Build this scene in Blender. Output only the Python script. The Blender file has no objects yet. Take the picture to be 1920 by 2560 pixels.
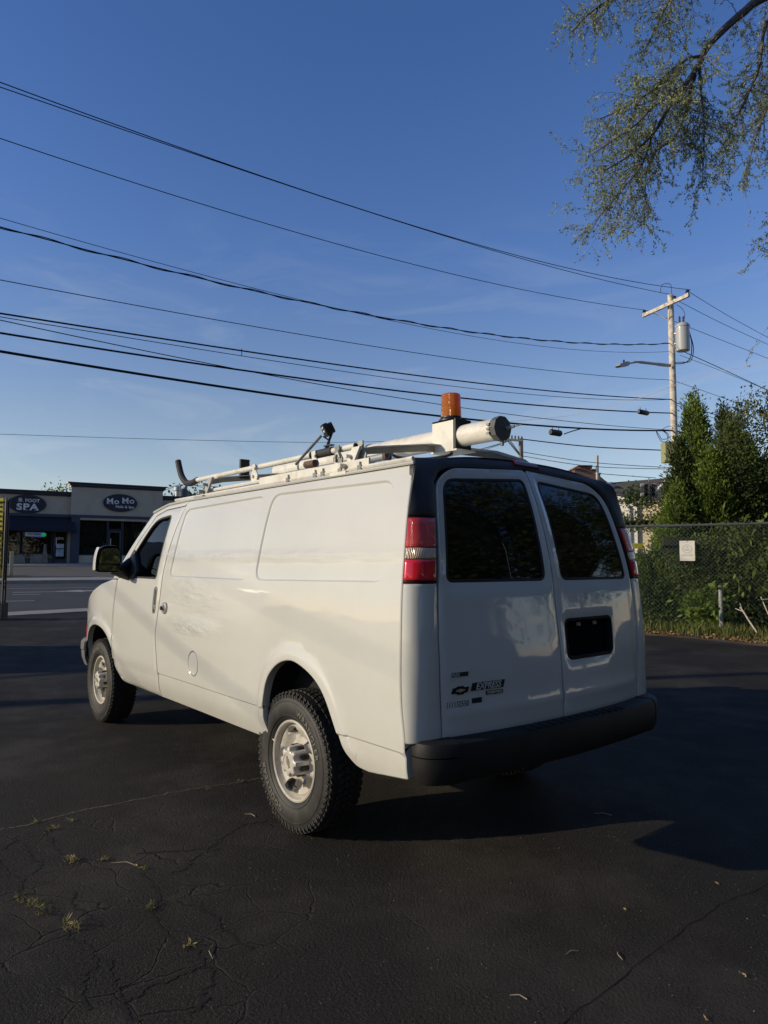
import bpy, math, random
import numpy as np
from mathutils import Vector, Matrix
from mathutils.geometry import delaunay_2d_cdt
random.seed(7); RNG = np.random.default_rng(11)
sc = bpy.context.scene
COL = sc.collection
R = math.radians
# ---------------------------------------------------------------- camera
CAM = np.array([-3.42779802, 3.07077636, 1.49657472])
YAW, PITCH, ROLL, FPX = -0.680006612, 0.0717953486, 0.00270191663, 1745.56206
_f = np.array([math.cos(YAW)*math.cos(PITCH), math.sin(YAW)*math.cos(PITCH), math.sin(PITCH)])
_r = np.array([math.sin(YAW), -math.cos(YAW), 0.0]); _u = np.cross(_r, _f)
_r2 = _r*math.cos(ROLL)+_u*math.sin(ROLL); _u2 = np.cross(_r2, _f)
cd = bpy.data.cameras.new('camera'); cam = bpy.data.objects.new('camera', cd); COL.objects.link(cam)
cam.matrix_world = Matrix([[_r2[i], _u2[i], -_f[i], CAM[i]] for i in range(3)]+[[0, 0, 0, 1]])
cd.sensor_fit = 'VERTICAL'; cd.sensor_height = 24; cd.lens = FPX/2560*24; cd.clip_end = 3000; cd.clip_start = .05
sc.camera = cam
# ---------------------------------------------------------------- light
SUN = np.array([.40, .86, .315]); SUN /= np.linalg.norm(SUN)
w = bpy.data.worlds.new('World'); sc.world = w; w.use_nodes = True
nt = w.node_tree; nt.nodes.clear()
sky = nt.nodes.new('ShaderNodeTexSky'); sky.sky_type = 'NISHITA'; sky.sun_disc = False
sky.sun_elevation = math.asin(SUN[2]); sky.sun_rotation = math.atan2(SUN[0], SUN[1])
sky.air_density = 1.0; sky.dust_density = .15; sky.ozone_density = 3.0; sky.altitude = 0
bg = nt.nodes.new('ShaderNodeBackground'); bg.inputs['Strength'].default_value = .095
wo = nt.nodes.new('ShaderNodeOutputWorld')
tc = nt.nodes.new('ShaderNodeTexCoord')
mp = nt.nodes.new('ShaderNodeMapping'); mp.inputs['Rotation'].default_value = (0, 0, R(25)); mp.inputs['Scale'].default_value = (1.2, 3.4, 13)
nz = nt.nodes.new('ShaderNodeTexNoise'); nz.inputs['Scale'].default_value = 1.5; nz.inputs['Detail'].default_value = 7; nz.inputs['Roughness'].default_value = .6; nz.inputs['Distortion'].default_value = .9
rp_ = nt.nodes.new('ShaderNodeValToRGB'); rp_.color_ramp.elements[0].position = .50; rp_.color_ramp.elements[1].position = .80
sx = nt.nodes.new('ShaderNodeSeparateXYZ'); hr = nt.nodes.new('ShaderNodeMapRange')
hr.inputs[1].default_value = .05; hr.inputs[2].default_value = .48; hr.inputs[3].default_value = .46; hr.inputs[4].default_value = 0
mu = nt.nodes.new('ShaderNodeMath'); mu.operation = 'MULTIPLY'
mx = nt.nodes.new('ShaderNodeMixRGB'); mx.inputs[2].default_value = (6.2, 6.7, 7.2, 1)
L = nt.links.new
L(tc.outputs['Generated'], mp.inputs[0]); L(mp.outputs[0], nz.inputs['Vector']); L(nz.outputs[0], rp_.inputs[0])
L(tc.outputs['Generated'], sx.inputs[0]); L(sx.outputs[2], hr.inputs[0]); L(rp_.outputs[0], mu.inputs[0]); L(hr.outputs[0], mu.inputs[1])
gr = nt.nodes.new('ShaderNodeValToRGB'); els = gr.color_ramp.elements
els[0].position = 0; els[0].color = (.84, .70, .66, 1); els[1].position = .60; els[1].color = (.44, .56, .80, 1)
for ps, cc in ((.19, (.80, .68, .67)), (.41, (.53, .60, .80))): e_ = els.new(ps); e_.color = (*cc, 1)
gs = nt.nodes.new('ShaderNodeVectorMath'); gs.operation = 'MULTIPLY'; g2 = nt.nodes.new('ShaderNodeVectorMath'); g2.operation = 'SCALE'; g2.inputs['Scale'].default_value = 2
L(sx.outputs[2], gr.inputs[0]); L(sky.outputs[0], gs.inputs[0]); L(gr.outputs[0], gs.inputs[1]); L(gs.outputs[0], g2.inputs[0])
L(mu.outputs[0], mx.inputs[0]); L(g2.outputs[0], mx.inputs[1]); L(mx.outputs[0], bg.inputs[0]); L(bg.outputs[0], wo.inputs[0])
sd = bpy.data.lights.new('sun', 'SUN'); sd.energy = 3.6; sd.angle = R(.55); sd.color = (1.0, .85, .60)
so = bpy.data.objects.new('sun', sd); COL.objects.link(so); so.rotation_euler = Vector(SUN).to_track_quat('Z', 'Y').to_euler(); so.location = (0, 0, 30)
vs = sc.view_settings; vs.view_transform = 'Standard'; vs.look = 'None'; vs.gamma = 1; vs.use_curve_mapping = False; vs.exposure = 0
# ---------------------------------------------------------------- helpers
def px(u, v, dep):
    """world point seen at photo pixel (u,v) at horizontal depth dep"""
    d = _f+_r2*(u-960)/FPX+_u2*(1280-v)/FPX
    return CAM+d*(dep/(d[0]*math.cos(YAW)+d[1]*math.sin(YAW)))
def new_mat(name):
    m = bpy.data.materials.new(name); m.use_nodes = True; return m, m.node_tree, m.node_tree.nodes['Principled BSDF']
def mat(name, col, rough=.6, metal=0, var=0, vscale=8, bump=0, bscale=60, coat=0, trans=0, spec=.5, dirt=None, dscale=3):
    m, t, b = new_mat(name); N = t.nodes; K = t.links.new
    b.inputs['Base Color'].default_value = (*col, 1); b.inputs['Roughness'].default_value = rough; b.inputs['Metallic'].default_value = metal
    b.inputs['Coat Weight'].default_value = coat; b.inputs['Coat Roughness'].default_value = .06; b.inputs['Transmission Weight'].default_value = trans; b.inputs['Specular IOR Level'].default_value = spec
    g = N.new('ShaderNodeNewGeometry')
    if var or dirt:
        n = N.new('ShaderNodeTexNoise'); n.inputs['Scale'].default_value = vscale; n.inputs['Detail'].default_value = 5
        K(g.outputs['Position'], n.inputs['Vector'])
        r = N.new('ShaderNodeMapRange'); r.inputs[1].default_value = .3; r.inputs[2].default_value = .7; r.inputs[3].default_value = 1-var; r.inputs[4].default_value = 1+var
        K(n.outputs[0], r.inputs[0])
        x = N.new('ShaderNodeMixRGB'); x.blend_type = 'MULTIPLY'; x.inputs[0].default_value = 1; x.inputs[1].default_value = (*col, 1)
        K(r.outputs[0], x.inputs[2]); last = x.outputs[0]
        if dirt:
            n2 = N.new('ShaderNodeTexNoise'); n2.inputs['Scale'].default_value = dscale; n2.inputs['Detail'].default_value = 8; n2.inputs['Roughness'].default_value = .65
            K(g.outputs['Position'], n2.inputs['Vector'])
            q = N.new('ShaderNodeMapRange'); q.inputs[1].default_value = .5; q.inputs[2].default_value = .75; K(n2.outputs[0], q.inputs[0])
            y = N.new('ShaderNodeMixRGB'); y.inputs[2].default_value = (*dirt, 1); K(q.outputs[0], y.inputs[0]); K(last, y.inputs[1]); last = y.outputs[0]
        K(last, b.inputs['Base Color'])
    if bump:
        n = N.new('ShaderNodeTexNoise'); n.inputs['Scale'].default_value = bscale; n.inputs['Detail'].default_value = 4
        K(g.outputs['Position'], n.inputs['Vector'])
        u = N.new('ShaderNodeBump'); u.inputs['Strength'].default_value = bump; u.inputs['Distance'].default_value = .01
        K(n.outputs[0], u.inputs['Height']); K(u.outputs[0], b.inputs['Normal'])
    return m
def leafmat(name, c1, c2, trans=.25, c3=None):
    m, t, b = new_mat(name); N = t.nodes; K = t.links.new
    a = N.new('ShaderNodeAttribute'); a.attribute_name = 'tint'; a.attribute_type = 'GEOMETRY'
    x = N.new('ShaderNodeValToRGB'); x.color_ramp.elements[0].color = (*c1, 1); x.color_ramp.elements[1].color = (*c2, 1)
    if c3: e = x.color_ramp.elements.new(.96); e.color = (*c2, 1); x.color_ramp.elements[2].color = (*c3, 1)
    K(a.outputs['Fac'], x.inputs[0]); K(x.outputs[0], b.inputs['Base Color']); b.inputs['Roughness'].default_value = .65; b.inputs['Specular IOR Level'].default_value = .25
    tr = N.new('ShaderNodeBsdfTranslucent'); K(x.outputs[0], tr.inputs[0]); mxs = N.new('ShaderNodeMixShader'); mxs.inputs[0].default_value = trans
    K(b.outputs[0], mxs.inputs[1]); K(tr.outputs[0], mxs.inputs[2]); K(mxs.outputs[0], N['Material Output'].inputs[0])
    return m
class MB:
    def __init__(s): s.v = []; s.f = []
    def add(s, vs, fs):
        o = len(s.v); s.v += [tuple(map(float, p)) for p in vs]; s.f += [tuple(i+o for i in f) for f in fs]; return s
    def box(s, lo, hi, M=None):
        x0, y0, z0 = lo; x1, y1, z1 = hi
        P = [(x0,y0,z0),(x1,y0,z0),(x1,y1,z0),(x0,y1,z0),(x0,y0,z1),(x1,y0,z1),(x1,y1,z1),(x0,y1,z1)]
        if M is not None: P = [M(*p) for p in P]
        return s.add(P, [(0,3,2,1),(4,5,6,7),(0,1,5,4),(1,2,6,5),(2,3,7,6),(3,0,4,7)])
    def tube(s, path, r, n=8, cap=True, closed=False):
        P = [np.array(p, float) for p in path]; m = len(P); rr = r if hasattr(r, '__len__') else [r]*m
        base = len(s.v); prev = None
        for i, p in enumerate(P):
            a = P[(i-1) % m] if (i > 0 or closed) else P[0]; b = P[(i+1) % m] if (i < m-1 or closed) else P[-1]
            t = b-a; t = t/(np.linalg.norm(t)+1e-12)
            if prev is None:
                h = np.array([0, 0, 1.]) if abs(t[2]) < .9 else np.array([1., 0, 0]); x = np.cross(t, h)
            else: x = prev-t*(prev@t)
            x = x/(np.linalg.norm(x)+1e-12); y = np.cross(t, x); prev = x
            for k in range(n):
                a_ = 2*math.pi*k/n; s.v.append(tuple(p+rr[i]*(math.cos(a_)*x+math.sin(a_)*y)))
        segs = m if closed else m-1
        for i in range(segs):
            for k in range(n):
                j = (i+1) % m; s.f.append((base+i*n+k, base+i*n+(k+1) % n, base+j*n+(k+1) % n, base+j*n+k))
        if cap and not closed:
            s.f.append(tuple(base+k for k in range(n))[::-1]); s.f.append(tuple(base+(m-1)*n+k for k in range(n)))
        return s
    def lathe(s, prof, M, n=32, cap=True):
        """prof: (r, h) list; M maps (x,y,h)->world"""
        b = len(s.v); m = len(prof)
        for r, h in prof:
            for k in range(n): a = 2*math.pi*k/n; s.v.append(tuple(M(r*math.cos(a), r*math.sin(a), h)))
        for i in range(m-1):
            for k in range(n): s.f.append((b+i*n+k, b+i*n+(k+1) % n, b+(i+1)*n+(k+1) % n, b+(i+1)*n+k))
        if cap:
            s.f.append(tuple(b+k for k in range(n))[::-1]); s.f.append(tuple(b+(m-1)*n+k for k in range(n)))
        return s
    def prism(s, poly, M, h0, h1):
        n = len(poly); P = [M(a, b, h0) for a, b in poly]+[M(a, b, h1) for a, b in poly]
        return s.add(P, [tuple(range(n))[::-1], tuple(range(n, 2*n))]+[(i, (i+1) % n, n+(i+1) % n, n+i) for i in range(n)])
def link(name, me, m=None, parent=None, smooth=None):
    if m: me.materials.append(m)
    if smooth is not None:
        me.shade_smooth(); me.set_sharp_from_angle(angle=R(smooth))
    o = bpy.data.objects.new(name, me); COL.objects.link(o)
    if parent is not None: o.parent = parent; o.matrix_parent_inverse = parent.matrix_world.inverted() if False else Matrix.Translation(-parent.location)
    return o
def obj(name, mb, m=None, parent=None, smooth=35, **kw):
    me = bpy.data.meshes.new(name); me.from_pydata(mb.v, [], mb.f); me.update()
    # consistent normals
    import bmesh
    if len(mb.f) < 30000:
        bm = bmesh.new(); bm.from_mesh(me); bmesh.ops.recalc_face_normals(bm, faces=bm.faces); bm.to_mesh(me); bm.free()
    o = link(name, me, m, parent, smooth)
    for k, v in kw.items(): o[k] = v
    return o
def tag(o, label=None, cat=None, group=None, kind=None):
    if label: o['label'] = label
    if cat: o['category'] = cat
    if group: o['group'] = group
    if kind: o['kind'] = kind
    return o
def empty(name, loc, label, cat, group=None):
    o = bpy.data.objects.new(name, None); COL.objects.link(o); o.location = loc; o.empty_display_size = .1
    return tag(o, label, cat, group)
def copy_tree(o, parent=None):
    c = o.copy(); COL.objects.link(c)
    if parent is not None: c.parent = parent
    for ch in list(o.children): copy_tree(ch, c)
    return c
def text(name, body, size, o, xd, yd, depth, m, parent=None, bold=0, shear=0, align='CENTER', warp=None, sx=1, spacing=1):
    cu = bpy.data.curves.new('lettering', 'FONT'); cu.body = body; cu.size = size; cu.extrude = depth/2; cu.offset = bold; cu.shear = shear; cu.space_character = spacing
    cu.align_x = align; cu.align_y = 'CENTER'; cu.resolution_u = 3
    t = bpy.data.objects.new('lettering', cu); COL.objects.link(t)
    me = bpy.data.meshes.new_from_object(t.evaluated_get(bpy.context.evaluated_depsgraph_get()))
    COL.objects.unlink(t); bpy.data.objects.remove(t)
    n = len(me.vertices); P = np.empty(n*3); me.vertices.foreach_get('co', P); P = P.reshape(-1, 3); P[:, 0] *= sx
    if warp: P = warp(P)
    else:
        xd = np.array(xd, float); xd /= np.linalg.norm(xd); yd = np.array(yd, float); yd -= xd*(yd@xd); yd /= np.linalg.norm(yd); zd = np.cross(xd, yd)
        P = np.array(o, float)+P[:, :1]*xd+P[:, 1:2]*yd+P[:, 2:3]*zd
    me.vertices.foreach_set('co', P.ravel()); me.update(); me.materials.clear()
    return link(name, me, m, parent)
def leaves(name, C, D, Lw, Ww, m, parent=None, jit=.5, tint=None, droop=0, **kw):
    """C centres (N,3), D main direction (N,3); rhombus leaves"""
    N = len(C); D = D+RNG.normal(0, jit, (N, 3)); D[:, 2] -= droop; D /= np.linalg.norm(D, axis=1)[:, None]+1e-9
    X = np.cross(D, RNG.normal(0, 1, (N, 3))); X /= np.linalg.norm(X, axis=1)[:, None]+1e-9
    l = Lw*RNG.uniform(.6, 1.3, (N, 1)); ww = Ww*RNG.uniform(.6, 1.3, (N, 1)); Z = np.cross(D, X)
    V = np.stack([C-D*l/2, C+X*ww/2+Z*ww*.15, C+D*l/2, C-X*ww/2+Z*ww*.15], 1).reshape(-1, 3)
    me = bpy.data.meshes.new(name); me.vertices.add(4*N); me.vertices.foreach_set('co', V.ravel())
    me.loops.add(4*N); me.loops.foreach_set('vertex_index', np.arange(4*N, dtype=np.int32)); me.polygons.add(N)
    me.polygons.foreach_set('loop_start', np.arange(0, 4*N, 4, dtype=np.int32)); me.polygons.foreach_set('loop_total', np.full(N, 4, dtype=np.int32))
    me.update(calc_edges=True)
    t = RNG.random(N) if tint is None else np.clip(tint+RNG.normal(0, .15, N), 0, 1)
    a = me.attributes.new('tint', 'FLOAT', 'FACE'); a.data.foreach_set('value', t.astype(np.float32))
    o = link(name, me, m, parent)
    for k, v in kw.items(): o[k] = v
    return o
# ---- polygons
def resamp(P, step, closed=True):
    P = np.array(P, float); Q = np.vstack([P, P[:1]]) if closed else P; out = []
    for a, b in zip(Q[:-1], Q[1:]):
        n = max(1, int(math.ceil(np.linalg.norm(b-a)/step)))
        for i in range(n): out.append(a+(b-a)*i/n)
    if not closed: out.append(Q[-1])
    return np.array(out)
def fillet(P, r, n=6):
    P = [np.array(p[:2], float) for p in P]; m = len(P); rs = r if hasattr(r, '__len__') else [r]*m; out = []
    for i in range(m):
        a, p, b = P[i-1], P[i], P[(i+1) % m]; d1 = a-p; d2 = b-p; l1 = np.linalg.norm(d1); l2 = np.linalg.norm(d2); q = min(rs[i], l1*.48, l2*.48)
        if q < 1e-4: out.append(p); continue
        s_, e = p+d1/l1*q, p+d2/l2*q
        for k in range(n+1):
            t = k/n; out.append((1-t)**2*s_+2*t*(1-t)*p+t*t*e)
    return np.array(out)
def crom(P, n=8, closed=False):
    P = [np.array(p, float) for p in P]; m = len(P); out = []
    for i in range(m if closed else m-1):
        g = (lambda k: P[k % m]) if closed else (lambda k: P[min(max(k, 0), m-1)])
        a, b, c_, d = g(i-1), g(i), g(i+1), g(i+2)
        for k in range(n):
            t = k/n; out.append(.5*((2*b)+(c_-a)*t+(2*a-5*b+4*c_-d)*t*t+(3*b-a-3*c_+d)*t**3))
    if not closed: out.append(P[-1])
    return np.array(out)
def area(P): x, y = P[:, 0], P[:, 1]; return .5*np.sum(x*np.roll(y, -1)-np.roll(x, -1)*y)
def offset(P, d):
    """positive d = inward"""
    sg = 1 if area(P) > 0 else -1; a = np.roll(P, 1, 0); b = np.roll(P, -1, 0)
    e1 = P-a; e2 = b-P; e1 /= np.linalg.norm(e1, axis=1)[:, None]+1e-12; e2 /= np.linalg.norm(e2, axis=1)[:, None]+1e-12
    n1 = np.stack([-e1[:, 1], e1[:, 0]], 1)*sg; n2 = np.stack([-e2[:, 1], e2[:, 0]], 1)*sg; n = n1+n2; q = (n*n).sum(1)[:, None]/2
    return P+n/np.maximum(q, .3)*d
def inside(Q, P):
    x, y = Q[:, 0], Q[:, 1]; r = np.zeros(len(Q), bool); n = len(P)
    for i in range(n):
        x1, y1 = P[i]; x2, y2 = P[(i+1) % n]
        if y1 == y2: continue
        c_ = (y1 > y) != (y2 > y); r ^= c_ & (x < (x2-x1)*(y-y1)/(y2-y1)+x1)
    return r
def pdist(Q, P, closed=True):
    A = P; B = np.roll(P, -1, 0)
    if not closed: A = P[:-1]; B = P[1:]
    d = np.full(len(Q), 1e9)
    for a, b in zip(A, B):
        ab = b-a; t = np.clip(((Q-a)@ab)/(ab@ab+1e-12), 0, 1); d = np.minimum(d, np.linalg.norm(Q-a-t[:, None]*ab, axis=1))
    return d
def sstep(x): x = np.clip(x, 0, 1); return x*x*(3-2*x)
def patch(name, m, parent, surf, outer, holes=(), feats=(), step=.06, disp=None, bevel=.004, rim=.025, mirror=False, base=0., smooth=35, bdrop=.003, edge=.03):
    """sheet of a curved surface cut to an outline, with rounded edges turned inwards"""
    outer = resamp(outer, edge); holes = [resamp(h, edge) for h in holes]
    loops = [(outer, 1)]+[(h, 1) for h in holes]
    if bevel: loops += [(offset(outer, bevel), 0)]+[(offset(h, -bevel), 0) for h in holes]
    pts = []; edges = []; flag = []
    for Lp, fl in loops:
        b = len(pts); n = len(Lp); pts += list(Lp); flag += [fl]*n; edges += [(b+i, b+(i+1) % n) for i in range(n)]
    for Fe in feats:
        cl, Fp = Fe; Fp = resamp(Fp, edge*1.3, cl); ins = inside(Fp, outer) & (pdist(Fp, outer) > .012)
        for h in holes: ins &= ~inside(Fp, h) & (pdist(Fp, h) > .012)
        b = len(pts); idx = {}
        for i in np.where(ins)[0]: idx[i] = len(pts); pts.append(Fp[i]); flag.append(0)
        n = len(Fp)
        for i in range(n if cl else n-1):
            j = (i+1) % n
            if i in idx and j in idx: edges.append((idx[i], idx[j]))
    lo = outer.min(0); hi = outer.max(0)
    gx, gy = np.meshgrid(np.arange(lo[0]+step/2, hi[0], step), np.arange(lo[1]+step/2, hi[1], step)); G = np.stack([gx.ravel(), gy.ravel()], 1)
    k = inside(G, outer)
    for h in holes: k &= ~inside(G, h)
    G = G[k]
    if len(G):
        AP = np.array(pts); keep = np.ones(len(G), bool)
        for i in range(0, len(G), 400):
            dd = ((G[i:i+400, None, :]-AP[None])**2).sum(2).min(1); keep[i:i+400] = dd > (step*.4)**2
        G = G[keep]; pts += list(G); flag += [0]*len(G)
    r = delaunay_2d_cdt([Vector((float(p[0]), float(p[1]))) for p in pts], edges, [], 0, 1e-6, True)
    V2 = np.array([[v.x, v.y] for v in r[0]]); T = [tuple(f) for f in r[2]]; fl = np.array([max([flag[i] for i in o if i < len(flag)] or [0]) for o in r[3]])
    cen = np.array([V2[list(t)].mean(0) for t in T]); k = inside(cen, outer)
    for h in holes: k &= ~inside(cen, h)
    T = [t for t, q in zip(T, k) if q]
    def pos(ab, dep):
        a, b = ab[:, 0], ab[:, 1]; P = surf(a, b); e = 1e-3
        n_ = np.cross(surf(a+e, b)-surf(a-e, b), surf(a, b+e)-surf(a, b-e)); n_ /= np.linalg.norm(n_, axis=1)[:, None]+1e-12
        n_ *= np.sign((n_*(P-np.array([1.2, 0, 1.0]))).sum(1))[:, None]
        return P+n_*dep[:, None]
    dep = np.full(len(V2), float(base))
    if disp: dep += disp(V2)
    P = pos(V2, dep-fl*bdrop)
    V = list(P); F = list(T)
    if rim:
        for Lp in [outer]+holes:
            dl = np.full(len(Lp), float(base))+(disp(Lp) if disp else 0)-bdrop
            A = pos(Lp, dl); B = pos(Lp, dl-rim); b = len(V); n = len(Lp); V += list(A)+list(B); F += [(b+i, b+(i+1) % n, b+n+(i+1) % n, b+n+i) for i in range(n)]
    V = np.array(V)
    if mirror: V[:, 1] = -V[:, 1]+.045
    # orient outwards
    FF = []
    for t in F[:len(T)]:
        n_ = np.cross(V[t[1]]-V[t[0]], V[t[2]]-V[t[0]]); c_ = V[list(t)].mean(0)-np.array([1.2, 0, 1.0])
        FF.append(t if n_@c_ > 0 else t[::-1])
    FF += F[len(T):]
    me = bpy.data.meshes.new(name); me.from_pydata([tuple(map(float, p)) for p in V], [], FF); me.update()
    return link(name, me, m, parent, smooth)
def dense(T):
    a = np.array(T, float); x, y = a[:, 0], a[:, 1]; h = np.diff(x); d = np.diff(y)/h; mt = np.zeros(len(x)); mt[0] = d[0]; mt[-1] = d[-1]
    for i in range(1, len(x)-1): mt[i] = 0 if d[i-1]*d[i] <= 0 else (h[i-1]+h[i])/(h[i-1]/d[i-1]+h[i]/d[i])
    X = np.linspace(x[0], x[-1], 1500); i = np.clip(np.searchsorted(x, X)-1, 0, len(h)-1); t = (X-x[i])/h[i]
    Y = (2*t**3-3*t**2+1)*y[i]+(t**3-2*t**2+t)*h[i]*mt[i]+(-2*t**3+3*t**2)*y[i+1]+(t**3-t**2)*h[i]*mt[i+1]
    return lambda z: np.interp(z, X, Y)
# ================================================================ materials
def paint_mat():
    m, t, b = new_mat('van_white_paint'); N = t.nodes; K = t.links.new
    g = N.new('ShaderNodeNewGeometry')
    n = N.new('ShaderNodeTexNoise'); n.inputs['Scale'].default_value = 1.3; n.inputs['Detail'].default_value = 6; n.inputs['Roughness'].default_value = .6; K(g.outputs['Position'], n.inputs['Vector'])
    r = N.new('ShaderNodeValToRGB'); r.color_ramp.elements[0].color = (.565, .56, .51, 1); r.color_ramp.elements[1].color = (.615, .615, .565, 1); r.color_ramp.elements[0].position = .3; r.color_ramp.elements[1].position = .7
    K(n.outputs[0], r.inputs[0])
    # road dirt low down
    s = N.new('ShaderNodeSeparateXYZ'); K(g.outputs['Position'], s.inputs[0])
    q = N.new('ShaderNodeMapRange'); q.inputs[1].default_value = .75; q.inputs[2].default_value = .42; K(s.outputs[2], q.inputs[0])
    n3 = N.new('ShaderNodeTexNoise'); n3.inputs['Scale'].default_value = 9; n3.inputs['Detail'].default_value = 8; K(g.outputs['Position'], n3.inputs['Vector'])
    mm = N.new('ShaderNodeMath'); mm.operation = 'MULTIPLY'; K(q.outputs[0], mm.inputs[0]); K(n3.outputs[0], mm.inputs[1])
    m2 = N.new('ShaderNodeMath'); m2.operation = 'MULTIPLY'; m2.inputs[1].default_value = .5; K(mm.outputs[0], m2.inputs[0])
    x = N.new('ShaderNodeMixRGB'); x.inputs[2].default_value = (.36, .33, .27, 1); K(m2.outputs[0], x.inputs[0]); K(r.outputs[0], x.inputs[1]); K(x.outputs[0], b.inputs['Base Color'])
    b.inputs['Roughness'].default_value = .45; b.inputs['Coat Weight'].default_value = 1.0; b.inputs['Coat Roughness'].default_value = .09; b.inputs['Specular IOR Level'].default_value = .35
    n2 = N.new('ShaderNodeTexNoise'); n2.inputs['Scale'].default_value = 2.2; n2.inputs['Detail'].default_value = 2; mp2 = N.new('ShaderNodeMapping'); mp2.inputs['Scale'].default_value = (1, 1, 2.2)
    K(g.outputs['Position'], mp2.inputs[0]); K(mp2.outputs[0], n2.inputs['Vector'])
    u = N.new('ShaderNodeBump'); u.inputs['Strength'].default_value = .22; u.inputs['Distance'].default_value = .012; K(n2.outputs[0], u.inputs['Height']); 
    # hail of shallow dings: one band under the roof outlines and a scraped dent behind the door
    n5 = N.new('ShaderNodeTexNoise'); n5.inputs['Scale'].default_value = 1.0; n5.inputs['Detail'].default_value = 3; mp5 = N.new('ShaderNodeMapping'); mp5.inputs['Scale'].default_value = (5, 5, 26); K(g.outputs['Position'], mp5.inputs[0]); K(mp5.outputs[0], n5.inputs['Vector'])
    def mth(op, a, b_):
        q = N.new('ShaderNodeMath'); q.operation = op
        for i, v in ((0, a), (1, b_)):
            if isinstance(v, (int, float)): q.inputs[i].default_value = v
            else: K(v, q.inputs[i])
        return q.outputs[0]
    def bump_at(v, c, w_): return mth('POWER', 2.718, mth('MULTIPLY', mth('POWER', mth('DIVIDE', mth('SUBTRACT', v, c), w_), 2.0), -1.0))
    X_, Z_ = s.outputs[0], s.outputs[2]
    ms1 = mth('MULTIPLY', bump_at(X_, 1.28, .28), bump_at(Z_, 1.035, .05)); ms2 = mth('MULTIPLY', bump_at(Z_, 1.535, .030), mth('MULTIPLY', bump_at(X_, .4, 1.3), .5)); ms3 = mth('MULTIPLY', bump_at(X_, 1.25, .32), mth('MULTIPLY', bump_at(Z_, 1.27, .11), .28))
    hh = mth('MULTIPLY', mth('ADD', mth('ADD', ms1, ms2), ms3), n5.outputs[0])
    u5 = N.new('ShaderNodeBump'); u5.inputs['Strength'].default_value = 1.0; u5.inputs['Distance'].default_value = .07; K(hh, u5.inputs['Height']); K(u.outputs[0], u5.inputs['Normal'])
    K(u.outputs[0], b.inputs['Normal']); K(u5.outputs[0], b.inputs['Coat Normal'])
    n4 = N.new('ShaderNodeTexNoise'); n4.inputs['Scale'].default_value = 5; n4.inputs['Detail'].default_value = 6; K(mp2.outputs[0], n4.inputs['Vector'])
    rr = N.new('ShaderNodeMapRange'); rr.inputs[3].default_value = .025; rr.inputs[4].default_value = .07; K(n4.outputs[0], rr.inputs[0]); K(rr.outputs[0], b.inputs['Coat Roughness'])
    return m
PAINT = paint_mat()
BLACKP = mat('black_textured_plastic', (.022, .023, .026), .48, bump=.25, bscale=260)
BUMPER = mat('bumper_black_plastic', (.013, .013, .0135), .6, spec=.3, bump=.12, bscale=180, var=.2)
DARK = mat('underbody_black', (.008, .008, .009), .9)
RUBBER = mat('tyre_rubber', (.024, .023, .022), .62, var=.35, vscale=14, dirt=(.045, .040, .033), dscale=16)
STEEL = mat('silver_wheel_paint', (.50, .465, .40), .5, metal=.0, coat=.0, var=.1, vscale=7, dirt=(.34, .29, .22), dscale=14)
CHROME = mat('hub_cap_silver', (.56, .53, .47), .36, metal=.12)
GLASSBLK = mat('dark_privacy_glass', (.004, .005, .006), .035, spec=.5, coat=.2)
SEAL = mat('rubber_seal', (.01, .01, .011), .6)
WHITEM = mat('rack_white_enamel', (.74, .71, .62), .42, coat=.2, var=.07, vscale=12, dirt=(.5, .45, .36), dscale=9)
GREYM = mat('rack_grey_steel', (.20, .205, .20), .5, metal=.3, var=.15)
RUST = mat('rusty_steel', (.12, .075, .05), .8, var=.4, vscale=60)
BLK = mat('satin_black', (.012, .012, .013), .45)
WHT = mat('white_print', (.8, .8, .78), .5)
def glassmat(name, tint, rough=.02, alpha=.35):
    m, t, b = new_mat(name); N = t.nodes; K = t.links.new
    tr = N.new('ShaderNodeBsdfTransparent'); tr.inputs[0].default_value = (*tint, 1); gl = N.new('ShaderNodeBsdfGlossy'); gl.inputs['Roughness'].default_value = rough
    fr = N.new('ShaderNodeFresnel'); fr.inputs[0].default_value = 1.5; ms = N.new('ShaderNodeMixShader')
    K(fr.outputs[0], ms.inputs[0]); K(tr.outputs[0], ms.inputs[1]); K(gl.outputs[0], ms.inputs[2]); K(ms.outputs[0], N['Material Output'].inputs[0]); return m
CABGLASS = glassmat('cab_window_glass', (.34, .37, .36))
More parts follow.
